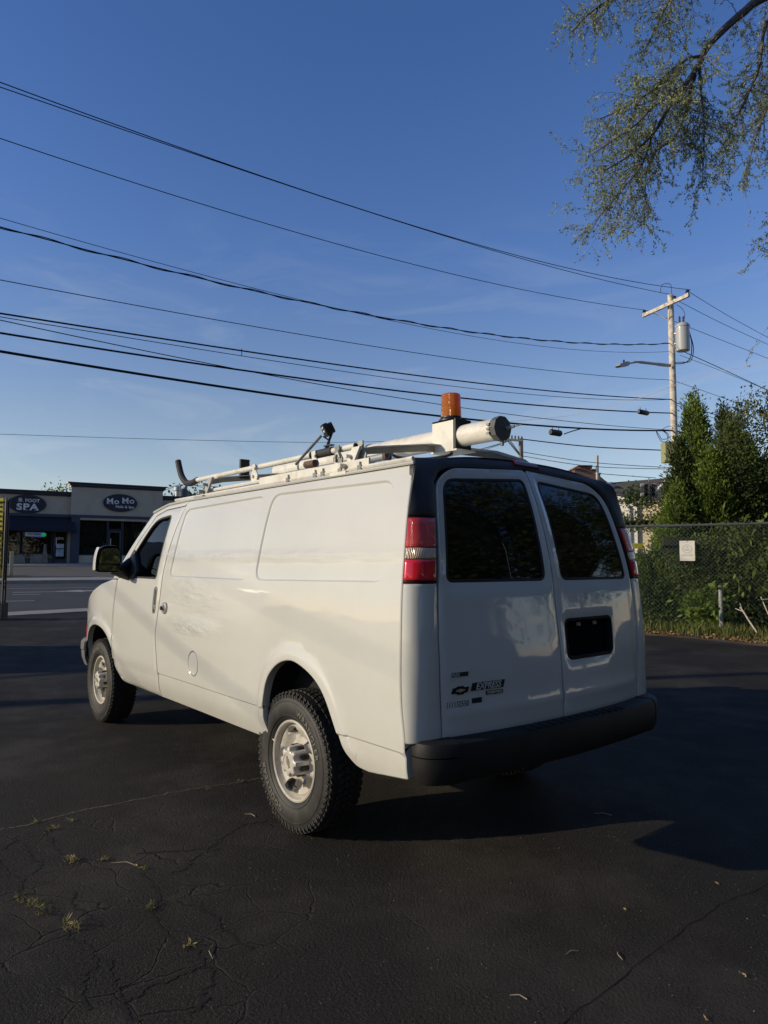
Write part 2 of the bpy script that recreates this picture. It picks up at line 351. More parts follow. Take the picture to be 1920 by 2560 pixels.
def lens(name, col, grid=0, rough=.12):
    m, t, b = new_mat(name); N = t.nodes; K = t.links.new
    b.inputs['Base Color'].default_value = (*col, 1); b.inputs['Roughness'].default_value = rough; b.inputs['Coat Weight'].default_value = 1
    b.inputs['Subsurface Weight'].default_value = 0
    if grid:
        g = N.new('ShaderNodeNewGeometry'); s = N.new('ShaderNodeSeparateXYZ'); K(g.outputs['Position'], s.inputs[0])
        vals = []
        for k in ((1, 2) if grid == 1 else (1,)):
            a = N.new('ShaderNodeMath'); a.operation = 'MULTIPLY'; a.inputs[1].default_value = 2*math.pi/.0075; K(s.outputs[k], a.inputs[0])
            c_ = N.new('ShaderNodeMath'); c_.operation = 'SINE'; K(a.outputs[0], c_.inputs[0]); vals.append(c_)
        if len(vals) == 2:
            h = N.new('ShaderNodeMath'); h.operation = 'MULTIPLY'; K(vals[0].outputs[0], h.inputs[0]); K(vals[1].outputs[0], h.inputs[1])
        else: h = vals[0]
        r = N.new('ShaderNodeMapRange'); r.inputs[1].default_value = -1; r.inputs[2].default_value = 1; K(h.outputs[0], r.inputs[0])
        x = N.new('ShaderNodeMixRGB'); x.inputs[1].default_value = (*[c*.55 for c in col], 1); x.inputs[2].default_value = (*[min(1, c*1.5+.02) for c in col], 1); K(r.outputs[0], x.inputs[0]); K(x.outputs[0], b.inputs['Base Color'])
        u = N.new('ShaderNodeBump'); u.inputs['Strength'].default_value = .6; u.inputs['Distance'].default_value = .003; K(h.outputs[0], u.inputs['Height']); K(u.outputs[0], b.inputs['Normal'])
    return m
REDL = lens('red_lens_ribbed', (.88, .035, .035), 1); REDP = lens('red_lens', (.74, .02, .035)); CLR = lens('clear_lens_ribbed', (.58, .42, .29), 2)
DKRED = mat('lamp_bezel', (.03, .008, .01), .4)
# ================================================================ van surfaces
Wt = dense([(.36, .89), (.42, .93), (.46, .955), (.5, .972), (.58, .988), (.636, .990), (.646, .9995), (.8, 1.005), (.95, 1.008), (1.1, 1.004), (1.3, .992), (1.42, .978), (1.6, .949), (1.74, .922), (1.88, .888), (1.96, .865), (2.02, .84), (2.08, .80)])
XC = dense([(.45, -1.13), (.69, -1.143), (.95, -1.135), (1.18, -1.11), (1.45, -1.08), (1.73, -1.015), (1.95, -.935), (2.03, -.885), (2.1, -.82)])
KK = dense([(.45, .066), (.75, .064), (1.2, .038), (1.74, .024), (2.1, .012)])
XS = dense([(.45, -1.02), (.7, -1.02), (.85, -1.005), (1.15, -.995), (1.42, -.98), (1.74, -.953), (1.96, -.93), (2.1, -.9)])
def nose(x): return .15*np.clip((x-3.3)/.9, 0, None)**2.2
def SIDE(a, b): return np.stack([a, Wt(b)-nose(a), b], 1)
def REAR(a, b):
    sg = np.sign(a); s = np.abs(a); W = Wt(b); yc = W-.18+.025*np.clip((b-.75)/.4, 0, 1)
    x1 = XC(b)+KK(b)*(s/.82)**2; y1 = s/.82*yc
    t = np.clip((1.0-s)/.18, -.2, 1); Ex = XC(b)+KK(b); Px = XS(b)-.0; Cx = Ex-.004; Cy = W-.020
    x2 = (1-t)**2*Px+2*t*(1-t)*Cx+t*t*Ex; y2 = (1-t)**2*W+2*t*(1-t)*Cy+t*t*yc
    k = s > .82
    return np.stack([np.where(k, x2, x1), sg*np.where(k, y2, y1)+.045*np.clip(-a/.8, 0, 1), b], 1)
def rp(s, z, off=0.):
    """point and frame (right, up, out) on the rear face"""
    A = lambda a, b: REAR(np.array([a]), np.array([b]))[0]
    p = A(s, z); du = A(s-.01, z)-A(s+.01, z); dv = A(s, z+.01)-A(s, z-.01); du /= np.linalg.norm(du); n = np.cross(du, dv); n /= np.linalg.norm(n)
    if n[0] > 0: n = -n
    v_ = np.cross(n, du); return p+n*off, du, v_, n
# arches
AR = crom([(-.72, .492), (-.63, .50), (-.575, .535), (-.535, .585), (-.49, .66), (-.40, .80), (-.30, .885), (-.16, .94), (-.04, .952), (.09, .91), (.20, .81), (.258, .64), (.252, .54), (.235, .48), (.20, .455)], 6)
AF = crom([(2.72, .45), (2.80, .49), (2.87, .60), (2.94, .71), (3.07, .82), (3.23, .885), (3.43, .905), (3.62, .87), (3.77, .79), (3.88, .67), (3.92, .55)], 6)
PAN1 = fillet([(1.69, 1.90), (.49, 1.92), (.525, 1.38), (1.765, 1.383)], .07)
PAN2 = fillet([(.385, 1.92), (-.81, 1.905), (-.85, 1.40), (.425, 1.382)], .09)
def side_disp(arch, recess=True):
    def f(Q):
        d = np.zeros(len(Q))
        if recess:
            for Pn in (PAN1, PAN2):
                sd_ = pdist(Q, Pn)*np.where(inside(Q, Pn), 1, -1); d -= .0085*np.clip((sd_)/.010, 0, 1)
        for A in arch:
            e = pdist(Q, A, False); d += .011*(1-sstep((e-.045)/.032))*sstep((Q[:, 1]-.50)/.10)
        d += .0010*np.sin(Q[:, 0]*5.1+1.3*np.sin(Q[:, 1]*4))*np.sin(Q[:, 1]*7.3+.6)
        # the long dent band behind the fuel door
        d -= .007*np.exp(-((Q[:, 0]-.95)/.55)**2-((Q[:, 1]-.985)/.035)**2) - .0
        return d
    return f
def arch_feats(A):
    out = []
    for q in (.045, .06, .077):
        c_ = A.mean(0); n = np.gradient(A, axis=0); nn = np.stack([n[:, 1], -n[:, 0]], 1); nn /= np.linalg.norm(nn, axis=1)[:, None]+1e-9
        s_ = np.sign(((A-c_)*nn).sum(1))[:, None]; out.append((False, A+nn*np.where(s_ == 0, 1, s_)*q))
    return out
seam = [(1.72, 1.958), (1.80, 1.77), (1.868, 1.56), (1.893, 1.40), (1.90, 1.2), (1.925, 1.05), (1.950, .93), (1.928, .76), (1.905, .62), (1.912, .45)]
dseam = crom(seam, 5)
fseam = crom([(2.935, 1.335), (2.96, 1.15), (2.975, .94), (2.965, .78), (2.93, .66), (2.86, .535), (2.80, .47)], 5)
VAN = empty('cargo_van', (1.2, 0, 0), 'white cargo van with roof rack and amber beacon parked on the dark asphalt', 'van')
def side_parts(mir, parent, tagside):
    zz = np.linspace(.53, 1.955, 26)
    rear_edge = [(float(XS(z))+.006, float(z)) for z in zz]
    body = rear_edge+[(-.90, 1.966), (1.70, 1.962)]+[(a-.008, b) for a, b in dseam]+[(1.88, .455)]+[tuple(p) for p in AR[::-1]]+[(-1.0, .525)]
    fuel = np.array([(1.245+.083*math.cos(a), .785+.088*math.sin(a)) for a in np.linspace(0, 2*math.pi, 28, endpoint=False)])
    feats = [(True, PAN1), (True, offset(PAN1, .010)), (True, PAN2), (True, offset(PAN2, .010))]+arch_feats(AR)
    hz = np.linspace(-.97, 1.85, 40); feats += [(False, np.stack([hz, np.full(40, z)], 1)) for z in (.636, .646)]
    sp = patch('side_panel', PAINT, parent, SIDE, np.array(body), [fuel] if not mir else [], feats, .055, side_disp([AR]), .005, .05, mir, edge=.025, smooth=22)
    sp['label'] = 'long white side panel with two pressed window outlines' if not mir else 'white side panel facing the fence'
    if not mir:
        patch('fuel_door', PAINT, parent, SIDE, offset(fuel, .006), step=.05, bevel=.003, rim=.01, base=-.001)
    door = [(1.735, 1.925), (2.10, 1.912), (2.29, 1.872), (2.60, 1.63)]+[(2.895, 1.345)]+[(a-.007, b) for a, b in fseam]+[(2.74, .455), (1.92, .455)]+[(a+.006, b) for a, b in dseam[::-1][1:-3]]
    win = fillet([(2.015, 1.362), (1.955, 1.868), (2.265, 1.845), (2.84, 1.362)], [.035, .05, .12, .02])
    dfe = [(False, np.stack([np.linspace(1.93, 2.9, 16), np.full(16, z)], 1)) for z in (.595, .613)]
    dd = patch('front_door', PAINT, parent, SIDE, np.array(door), [win], dfe, .055, side_disp([AF], False), .005, .035, mir, edge=.035)
    gl = patch('door_window', CABGLASS, dd, SIDE, offset(win, .004)[:], step=.12, base=-.014, bevel=0, rim=0, mirror=mir)
    patch('window_seal', SEAL, dd, SIDE, offset(win, -.006), [offset(win, .012)], step=.2, base=.0015, bevel=.003, rim=.02, mirror=mir)
    sail = fillet([(2.50, 1.345), (2.44, 1.42), (2.60, 1.60), (2.875, 1.352)], [.01, .03, .01, .01])
    patch('mirror_sail', BLACKP, dd, SIDE, sail, step=.08, base=.012, bevel=.006, rim=.03, mirror=mir)
    hb = fillet([(1.955, 1.30), (2.025, 1.30), (2.035, 1.09), (1.965, 1.09)], .033)
    patch('handle_bezel', mat('handle_grey', (.18, .18, .175), .35), dd, SIDE, hb, [fillet([(1.972, 1.285), (2.008, 1.285), (2.014, 1.15), (1.978, 1.15)], .017)], step=.1, base=.004, bevel=.004, rim=.008, mirror=mir)
    patch('door_handle', BLK, dd, SIDE, fillet([(1.972, 1.285), (2.008, 1.285), (2.014, 1.15), (1.978, 1.15)], .017), step=.1, base=.001, bevel=.006, rim=.0, mirror=mir)
    kb = MB(); kb.lathe([(.0, 0), (.011, 0), (.011, .006), (.0, .006)], (lambda X, Y, H: (2.0+X, (1.011+H)*(-1 if mir else 1), 1.118+Y)), 12, False); obj('key_cylinder', kb, CHROME, dd)
    rail = [(1.705, 1.966), (2.10, 1.955), (2.36, 1.905), (2.70, 1.635), (3.045, 1.343), (2.905, 1.343), (2.61, 1.633), (2.297, 1.878), (2.10, 1.919), (1.74, 1.932)]
    patch('roof_pillar', PAINT, parent, SIDE, fillet(rail, .01, 2), step=.05, bevel=.005, rim=.03, mirror=mir)
    fen = [(a+.004, b) for a, b in fseam[:-2]]+[(2.80, .50)]+[tuple(p) for p in AF[3:]]+[(4.0, .60), (4.12, .72), (4.155, .86), (4.12, .98), (4.03, 1.06), (3.85, 1.145), (3.64, 1.215), (3.35, 1.285), (3.05, 1.335)]
    patch('front_fender', PAINT, parent, SIDE, np.array(fen), [], arch_feats(AF), .055, side_disp([AF], False), .005, .05, mir, edge=.025, smooth=24)
    # wheel arch inner liners
    for A, x0 in ((AR, -.18), (AF, 3.33)):
        lb = MB(); A2 = np.array([q for q in A if q[1] > .50]); n = len(A2); sg = -1 if mir else 1
        ys = [float(Wt(.9))-.045, .50]
        V = [(a, sg*(min(y, float(Wt(max(b, .45)))-.04)), b) for y in ys for a, b in A2]; lb.add(V, [(i, i+1, n+i+1, n+i) for i in range(n-1)]); lb.add([V[n+i] for i in range(n)]+[(x0, sg*.5, .3)], [(i, i+1, n) for i in range(n-1)])
        obj('wheel_arch_liner', lb, DARK, parent)
    # mirror
    sg = -1 if mir else 1; mb = MB()
    hp = fillet([(1.085, 1.405), (1.085, 1.63), (1.26, 1.63), (1.285, 1.41)], [.05, .07, .08, .05], 6)
    nn = len(hp); V = []
    for x_, s_ in ((2.565, 1.0), (2.585, 1.03), (2.66, .97), (2.72, .72), (2.735, .4)):
        c_ = hp.mean(0); V += [(x_, sg*(c_[0]+(p[0]-c_[0])*s_), c_[1]+(p[1]-c_[1])*s_) for p in hp]
    F = [(k*nn+i, k*nn+(i+1) % nn, (k+1)*nn+(i+1) % nn, (k+1)*nn+i) for k in range(4) for i in range(nn)]+[tuple(4*nn+i for i in range(nn))]
    mb.add(V, F); hs = obj('mirror_housing', mb, BLK, parent)
    wb = MB()  # painted outer skin
    V = []
    for x_, s_ in ((2.60, 1.0), (2.66, .93), (2.72, .7)):
        V += [(x_, sg*(1.273*1.0-(1-s_)*.06+(.012 if 1.42 < z < 1.62 else .002)), z) for z in np.linspace(1.42, 1.62, 8)]
    V2_ = []
    cy = np.linspace(1.425, 1.615, 8)
    sh = [(2.568, 1.287), (2.62, 1.291), (2.68, 1.276), (2.735, 1.225), (2.752, 1.13)]
    for x_, y_ in sh: V2_ += [(x_, sg*(y_-.03*((z-1.42)/.2)**3), 1.52+(z-1.52)*(1 if x_ < 2.7 else .86)) for z in cy]
    wb.add(V2_, [(k*8+i, k*8+i+1, (k+1)*8+i+1, (k+1)*8+i) for k in range(4) for i in range(7)]); obj('mirror_cover', wb, PAINT, hs)
    gm = MB(); up = fillet([(1.10, 1.478), (1.10, 1.608), (1.245, 1.608), (1.262, 1.478)], [.01, .05, .06, .01], 5); lo_ = fillet([(1.10, 1.42), (1.10, 1.47), (1.263, 1.47), (1.268, 1.42)], [.03, .005, .005, .03], 4)
    MIR = bpy.data.materials.get('mirror_glass') or mat('mirror_glass', (.55, .56, .56), .03, metal=1)
    for nm, pl in (('mirror_glass', up), ('wide_angle_mirror', lo_)):
        g_ = MB(); V = [(2.560-(.17*(1.275-p[0])), sg*p[0], p[1]) for p in pl]; g_.add(V, [tuple(range(len(V)))]); obj(nm, g_, MIR, hs, None)
    am = MB(); am.tube([(2.62, sg*1.12, 1.435), (2.64, sg*1.03, 1.40), (2.66, sg*.97, 1.385)], [.05, .05, .055], 10); am.tube([(2.62, sg*1.10, 1.42), (2.64, sg*1.02, 1.46), (2.66, sg*.96, 1.49)], [.03, .035, .045], 10); obj('mirror_arm', am, BLK, hs)
side_parts(False, VAN, 'left'); side_parts(True, VAN, 'right')
# lock on the side panel
lk = MB(); lk.lathe([(.0, .0), (.045, 0), (.045, .006), (.038, .012), (.026, .012), (.024, .02), (0, .02)], lambda X, Y, H: (1.775+X, 1.006+H, 1.145+Y), 28, False); lko = obj('slam_lock', lk, mat('lock_aluminium', (.62, .6, .56), .3, metal=.6), VAN)
kl = MB(); kl.lathe([(0, 0), (.015, 0), (.015, .012), (0, .012)], lambda X, Y, H: (1.775+X, 1.026+H, 1.145+Y), 14, False); obj('lock_keyhole', kl, BLK, lko)
# roof
rb = MB(); xs = np.concatenate([[-.90], np.linspace(-.85, 2.2, 16), [2.32, 2.42, 2.50]]); ts = np.linspace(-1, 1, 31)
def zside(x): return float(np.interp(x, [-1, 1.7, 2.1, 2.36, 2.5], [1.972, 1.966, 1.955, 1.905, 1.82]))
V = []
for x in xs:
    zs = zside(x); W_ = float(Wt(zs))
    cr = .095*float(np.interp(x, [-1, 2.1, 2.5], [1, 1, .85]))
    for t in ts:
        rib = .004*math.cos(t*math.pi*9)*(1 if -.7 < x < 2.1 and abs(t) < .8 else 0)
        xx = x+(0.10*(1-t*t) if x > 2.3 else 0)+(.035*(1-t*t) if x < -.86 else 0)
        V.append((xx, t*W_+.045*max(0, -t), zs+cr*(1-abs(t)**2.6)+rib))
n = len(ts); rb.add(V, [(i*n+k, i*n+k+1, (i+1)*n+k+1, (i+1)*n+k) for i in range(len(xs)-1) for k in range(n-1)])
obj('roof', rb, PAINT, VAN)
for sg in (1, -1):
    gb = MB(); gp = [(x, sg*(float(Wt(zside(x)))+.004)+(.045 if sg < 0 else 0), zside(x)+.004) for x in np.linspace(-.93, 2.36, 24)]; gb.tube(gp, .009, 6); obj('drip_rail', gb, PAINT, VAN)
# windshield, cowl, hood, nose
ws = MB(); hA = [(2.40+.10*(1-t*t), t*.845, 1.875+.07*(1-t*t)) for t in np.linspace(-1, 1, 13)]; hB = [(3.03+.28*(1-t*t), t*.955, 1.335) for t in np.linspace(-1, 1, 13)]
V = [tuple(np.array(a)*(1-k)+np.array(b)*k+np.array([.03*math.sin(k*math.pi), 0, .03*math.sin(k*math.pi)])) for k in np.linspace(0, 1, 5) for a, b in zip(hA, hB)]
ws.add(V, [(i*13+k, i*13+k+1, (i+1)*13+k+1, (i+1)*13+k) for i in range(4) for k in range(12)]); obj('windshield', ws, CABGLASS, VAN)
hd = MB(); el = [(3.05, 1.335), (3.35, 1.285), (3.64, 1.215), (3.85, 1.145), (4.03, 1.06), (4.12, .98)]; V = []
for k, (x, z) in enumerate(el):
    yy = float(Wt(z)-nose(np.array([x]))[0])-.004
    for t in np.linspace(-1, 1, 15): V.append((x+(.26 if k == 0 else .10)*(1-t*t), t*yy, z+.07*(1-abs(t)**3)*(1-k/8)))
hd.add(V, [(i*15+k, i*15+k+1, (i+1)*15+k+1, (i+1)*15+k) for i in range(5) for k in range(14)]); obj('hood', hd, PAINT, VAN)
fr = MB(); V = [(4.14+.11*(1-t*t)-(.02 if z > .9 else 0), t*.86, z) for z in (.60, .75, .98, 1.01) for t in np.linspace(-1, 1, 11)]
fr.add(V, [(i*11+k, i*11+k+1, (i+1)*11+k+1, (i+1)*11+k) for i in range(3) for k in range(10)]); obj('grille', fr, BLK, VAN)
for sg in (1, -1):
    hl = MB(); hl.box((4.13, min(sg*.55, sg*.84), .80), (4.19, max(sg*.55, sg*.84), .95)); obj('headlight', hl, mat('headlight_lens', (.6, .6, .58), .1), VAN)
    ml = MB(); ml.box((4.05, sg*.868-.012, .70), (4.10, sg*.868+.03, .84)); obj('marker_lamp', ml, lens('amber_red_marker', (.5, .06, .03)), VAN)
def sweep(path, prof, inward=False):
    """path (x,y) list open; profile (out,z)"""
    P = np.array(path, float); T = np.gradient(P, axis=0); T /= np.linalg.norm(T, axis=1)[:, None]; Nn = np.stack([T[:, 1], -T[:, 0]], 1)
    if inward: Nn = -Nn
    mb = MB(); m_ = len(prof); V = [(p[0]+n_[0]*o, p[1]+n_[1]*o, z) for p, n_ in zip(P, Nn) for o, z in prof]
    mb.add(V, [(i*m_+k, i*m_+(k+1) % m_, (i+1)*m_+(k+1) % m_, (i+1)*m_+k) for i in range(len(P)-1) for k in range(m_)]+[tuple(range(m_))[::-1], tuple((len(P)-1)*m_+k for k in range(m_))]); return mb
bpath = crom([(-1.03, .962), (-1.075, .968), (-1.13, .94), (-1.175, .86), (-1.20, .76), (-1.228, .45), (-1.245, 0)], 6)
full = list(bpath)+[(p[0], -p[1]+.04*min(1, abs(p[1])/.8)) for p in bpath[::-1][1:]]
prof = [(-.14, .655), (-.14, .698), (-.025, .700), (-.006, .692), (.003, .672), (.003, .600), (-.004, .555), (-.02, .525), (-.05, .51), (-.13, .51)]
NB = 21
bc = sweep(full[NB:-NB], prof); BC = obj('rear_bumper', bc, BUMPER, VAN, 40)
for sl in (full[:NB+1], full[-NB-1:]):
    up = [(-.14, .655), (-.14, .701), (-.022, .703), (-.003, .695), (.007, .672), (.007, .640), (-.02, .639)]
    lo = [(-.02, .634), (.006, .634), (.006, .598), (0, .553), (-.016, .52), (-.05, .506), (-.14, .506), (-.14, .634)]
    obj('bumper_end_cap', sweep(sl, up), BUMPER, BC, 40); obj('bumper_lower_cap', sweep(sl, lo), BUMPER, BC, 40)
for k in range(14):
    stp = MB(); y0 = -.42+k*.06; stp.box((-1.225, y0, .699), (-1.17, y0+.02, .7045)); obj('step_tread', stp, BUMPER, BC)
fbp = crom([(3.93, .955), (4.05, .95), (4.18, .90), (4.27, .78), (4.33, .5), (4.35, 0)], 5); ffull = [(p[0], -p[1]) for p in fbp]+list(fbp[::-1][1:])
FB = obj('front_bumper', sweep(ffull, [(-.10, .60), (-.10, .715), (-.02, .722), (.01, .69), (.012, .62), (-.01, .615)]), mat('front_bumper_grey', (.13, .13, .125), .55), VAN, 40)
obj('bumper_valance', sweep(ffull, [(-.10, .44), (-.10, .61), (.006, .61), (.0, .54), (-.03, .46)]), mat('front_valance_grey', (.13, .13, .125), .6), FB, 40)
# underbody, cargo lining, cab interior
ub = MB(); ub.box((-.55, -.52, .36), (3.95, .52, .62)); ub.box((.30, -.90, .47), (2.70, .90, .62)); ub.box((-1.0, -.9, .56), (-.62, .9, .68)); ub.box((3.95, -.8, .45), (4.1, .8, .7))
obj('underbody', ub, DARK, VAN)
ax = MB(); ax.tube([(0, -.75, .386), (0, .75, .386)], .05, 10); ax.lathe([(0, -.15), (.14, -.12), (.17, 0), (.14, .12), (0, .15)], lambda X, Y, H: (X, H, .386+Y), 16, False); obj('axle', ax, DARK, VAN); ax = MB(); ax.tube([(3.43, -.75, .386), (3.43, .75, .386)], .04, 10); obj('axle', ax, DARK, VAN)
ex = MB(); ex.tube([(2.2, -.62, .40), (.5, -.62, .40), (-.4, -.66, .43), (-.9, -.72, .42)], .04, 10); obj('exhaust_pipe', ex, RUST, VAN)
cl = MB(); cl.box((-.86, -.80, .63), (1.62, .80, 1.88)); obj('cargo_lining', cl, DARK, VAN)
ci = MB(); ci.box((1.62, -.9, .63), (3.9, .9, .70)); ci.box((2.95, -.88, .7), (3.3, .88, 1.28)); ci.box((1.62, -.80, 1.80), (2.3, .80, 1.86)); obj('cab_floor', ci, DARK, VAN)
for sg in (1, -1):
    st = MB()
    st.box((1.95, sg*.45-.25, .75), (2.45, sg*.45+.25, 1.02)); M_ = lambda x, y, z: (x-(z-1.0)*.22, y, z)
    st.box((1.90, sg*.45-.24, 1.0), (2.03, sg*.45+.24, 1.58), M_); st.box((1.91, sg*.45-.12, 1.58), (2.0, sg*.45+.12, 1.76), M_)
    so_ = obj('seat', st, mat('seat_cloth', (.03, .03, .032), .9), VAN); bv = so_.modifiers.new('b', 'BEVEL'); bv.width = .035; bv.segments = 3
sw = MB(); sw.tube([(2.80+.10*math.sin(a)*.35, .45+.18*math.cos(a), 1.20+.18*math.sin(a)*.9) for a in np.linspace(0, 2*math.pi, 24, endpoint=False)], .014, 6, closed=True); obj('steering_wheel', sw, BLK, VAN)
# ---------------- rear face
def rs(p): return [(-a, b) for a, b in p]
LD = fillet([(.822, .69), (.812, 1.2), (.822, 1.90), (.70, 1.976), (.02, 2.016), (.016, .69)], [.012, 0, .09, .25, .03, .012], 8)
RD = fillet([(-.016+.022, .69), (.010, 2.016), (-.70, 1.976), (-.822, 1.90), (-.812, 1.2), (-.822, .69)][::-1], [.012, 0, .09, .25, .03, .012], 8)
LG = fillet([(.765, 1.405), (.768, 1.915), (.065, 1.958), (.070, 1.405)], [.04, .09, .05, .05], 6); RG = np.array(rs(LG))
PL = fillet([(-.05, 1.195), (-.515, 1.195), (-.50, .985), (-.045, .985)], .04, 5)
def door_disp(Q):
    a = np.abs(Q[:, 0]); d = -.010*sstep((.79-Q[:, 1])/.012)*1.0*0
    d = d+.006*np.exp(-((Q[:, 1]-.80)/.018)**2)*(a < .80)
    e = pdist(Q, LG)*np.where(inside(Q, LG), -1, 1) if Q[:, 0].mean() > 0 else pdist(Q, RG)*np.where(inside(Q, RG), -1, 1)
    d -= .007*(1-sstep((e-.03)/.012))
    return d
fe = lambda G: [(True, offset(G, -.03)), (True, offset(G, -.044))]
hl_ = [(False, np.stack([np.linspace(-.8, .8, 50), np.full(50, z)], 1)) for z in (.78, .80, .82)]
DL = patch('rear_door', PAINT, VAN, REAR, LD, [LG], fe(LG)+hl_, .06, door_disp, .006, .045, edge=.035); DL['label'] = 'left rear door with lettering badges'
DR = patch('rear_door', PAINT, VAN, REAR, RD, [RG, PL], fe(RG)+hl_, .06, door_disp, .006, .045, edge=.035); DR['label'] = 'right rear door with black plate recess'
for G, D_ in ((LG, DL), (RG, DR)):
    patch('rear_window', GLASSBLK, D_, REAR, offset(G, .002), step=.07, base=-.012, bevel=.004, rim=.01)
    patch('window_seal', SEAL, D_, REAR, offset(G, -.004), [offset(G, .012)], step=.2, base=-.0065, bevel=.003, rim=.01)
patch('plate_recess', mat('plate_rim_black', (.006, .006, .0065), .6, spec=.2), DR, REAR, offset(PL, -.004), [offset(PL, .014)], step=.2, base=.003, bevel=.004, rim=.03)
patch('plate_backing', mat('plate_well_black', (.003, .003, .0035), .9, spec=.1), DR, REAR, offset(PL, .0), step=.1, base=-.028, bevel=0, rim=0)
for s_ in (-.20, -.36):
    p, du, dv, dn = rp(s_, 1.163, -.02); b_ = MB(); b_.prism([(-.010, -.009), (.010, -.009), (.010, .009), (.003, .009), (.003, .0), (-.003, 0), (-.003, .009), (-.010, .009)], lambda a, b, h: p+du*a+dv*b+dn*h, -.004, .008); obj('plate_bolt_clip', b_, mat('clip_nylon', (.30, .30, .30), .5), DR)
p, du, dv, dn = rp(-.277, 1.318, .001); b_ = MB(); b_.prism([(-.014, -.019), (.014, -.019), (.014, .019), (-.014, .019)], lambda a, b, h: p+du*a+dv*b+dn*h, 0, .0015); obj('sticker', b_, mat('sticker_grey', (.55, .55, .5), .6), DR)
LOW = [(.826, .69), (.818, 1.2), (.826, 1.398), (.998, 1.398), (.998, .69)]
LAMP = [(.828, 1.402), (.828, 1.712), (.998, 1.712), (.998, 1.402)]
CAP = [(.998, 1.717), (.998, 1.955), (.975, 1.985), (.90, 2.012), (.70, 2.036), (.51, 2.050), (.25, 2.060), (0, 2.064)]
CAP = CAP+[(-a, b) for a, b in CAP[:-1][::-1]]
ci_ = [(.829, 1.717), (.829, 1.895), (.80, 1.945), (.74, 1.972), (.64, 1.985), (0, 2.021)]; CAP = CAP+rs(ci_[:-1])+[ci_[-1]]+ci_[:-1][::-1]
cap = patch('rear_header_cap', BLACKP, VAN, REAR, np.array(CAP), step=.025, bevel=.010, bdrop=.008, rim=.022, base=.006, smooth=50, edge=.025)
for sg in (1, -1):
    mm_ = (lambda P: np.array(P) if sg > 0 else np.array(rs(P)))
    patch('corner_panel', PAINT, VAN, REAR, mm_(LOW), step=.014, bevel=.003, rim=.04, smooth=60, edge=.014)
    hs = patch('tail_lamp', DKRED, VAN, REAR, mm_(LAMP), step=.04, bevel=.004, rim=.03, base=.002, smooth=50, edge=.02)
    for nm, mt, z0, z1, a0 in (('red_lens', REDL, 1.566, 1.702, .838), ('clear_lens', CLR, 1.512, 1.562, .838), ('lower_red_lens', REDP, 1.414, 1.508, .838)):
        patch(nm, mt, hs, REAR, mm_([(a0, z0), (a0, z1), (.990, z1), (.990, z0)]), step=.03, bevel=.004, rim=.006, base=.012, smooth=50, edge=.02)
bl = [(.105, 2.030), (.09, 2.058), (-.145, 2.055), (-.155, 2.026)]
patch('high_brake_light', lens('dim_red_lens', (.16, .004, .006)), VAN, REAR, np.array(bl), step=.04, bevel=.004, rim=.01, base=.018)
# badges
BG = mat('badge_black', (.008, .008, .008), .3); SIL = mat('badge_silver', (.50, .49, .46), .35, metal=.0); GRN = mat('badge_green', (.01, .05, .03), .3)
def plaque(name, s, z, wd, ht, m, sh=0, rr=.003, off=.003):
    p, du, dv, dn = rp(s, z); pl = fillet([(-wd/2-sh, -ht/2), (wd/2-sh, -ht/2), (wd/2+sh, ht/2), (-wd/2+sh, ht/2)], rr, 2); b = MB(); b.prism(pl, lambda a, c, h: p+du*a+dv*c+dn*h, -.002, off); return obj(name, b, m, DL), p, du, dv, dn
b0, p, du, dv, dn = plaque('badge', .712, .978, .104, .026, SIL)
plq = MB(); plq.prism(fillet([(-.049, -.009), (.049, -.009), (.049, .010), (-.049, .010)], .002, 2), lambda a, c, h: p+du*a+dv*c+dn*h, .003, .0045); obj('badge_field', plq, BG, b0)
text('badge_letters', 'FLEX', .019, p+dn*.005-du*.024, du, dv, .002, SIL, b0, bold=.0006, sx=1.1); text('badge_letters', 'FUEL', .019, p+dn*.005+du*.024, du, dv, .002, GRN, b0, bold=.0006, sx=1.1)
b0, p, du, dv, dn = plaque('badge', .545, .914, .205, .036, BG, .006)
text('badge_letters', 'EXPRESS', .043, p+dn*.004-dv*.001, du, dv, .003, SIL, b0, bold=.0009, shear=.28, sx=.98)
b0, p, du, dv, dn = plaque('badge', .712, .905, .094, .026, BG, .006)
bt = MB(); bt.prism([(-.020, .019), (.020, .019), (.020, -.019), (-.020, -.019)], lambda a, c, h: p+du*a+dv*c+dn*h, -.002, .003); obj('emblem_backing', bt, BG, b0)
BW = [(-.036, -.007), (-.030, .007), (-.012, .007), (-.010, .014), (.013, .014), (.012, .007), (.036, .007), (.030, -.007), (.012, -.007), (.010, -.014), (-.013, -.014), (-.012, -.007)]
bt = MB(); bt.prism([(a*.72, c*.55) for a, c in BW], lambda a, c, h: p+du*a+dv*c+dn*h, .003, .006); obj('emblem', bt, mat('emblem_pale_gold', (.5, .47, .38), .35, metal=.4), b0)
b0, p, du, dv, dn = plaque('badge', .508, .878, .108, .020, BG)
text('badge_letters', 'STABILITRAK', .0165, p+dn*.004+dv*.001, du, dv, .002, SIL, b0, bold=.0004, sx=1.0)
ul = MB(); ul.prism([(-.048, -.0085), (-.004, -.0085), (-.004, -.0068), (-.048, -.0068)], lambda a, c, h: p+du*a+dv*c+dn*h, .003, .0045); ul.prism([(.012, -.0085), (.048, -.0085), (.048, -.0068), (.012, -.0068)], lambda a, c, h: p+du*a+dv*c+dn*h, .003, .0045); obj('badge_underline', ul, SIL, b0)
DKN = mat('decal_dark', (.02, .025, .035), .5)
p, du, dv, dn = rp(.732, .842); nm_ = text('number_decal', '111132550', .038, p+dn*.002, du, dv, .0006, DKN, DL, sx=.78)
p, du, dv, dn = rp(.618, .850); bar = MB(); x_ = -.031
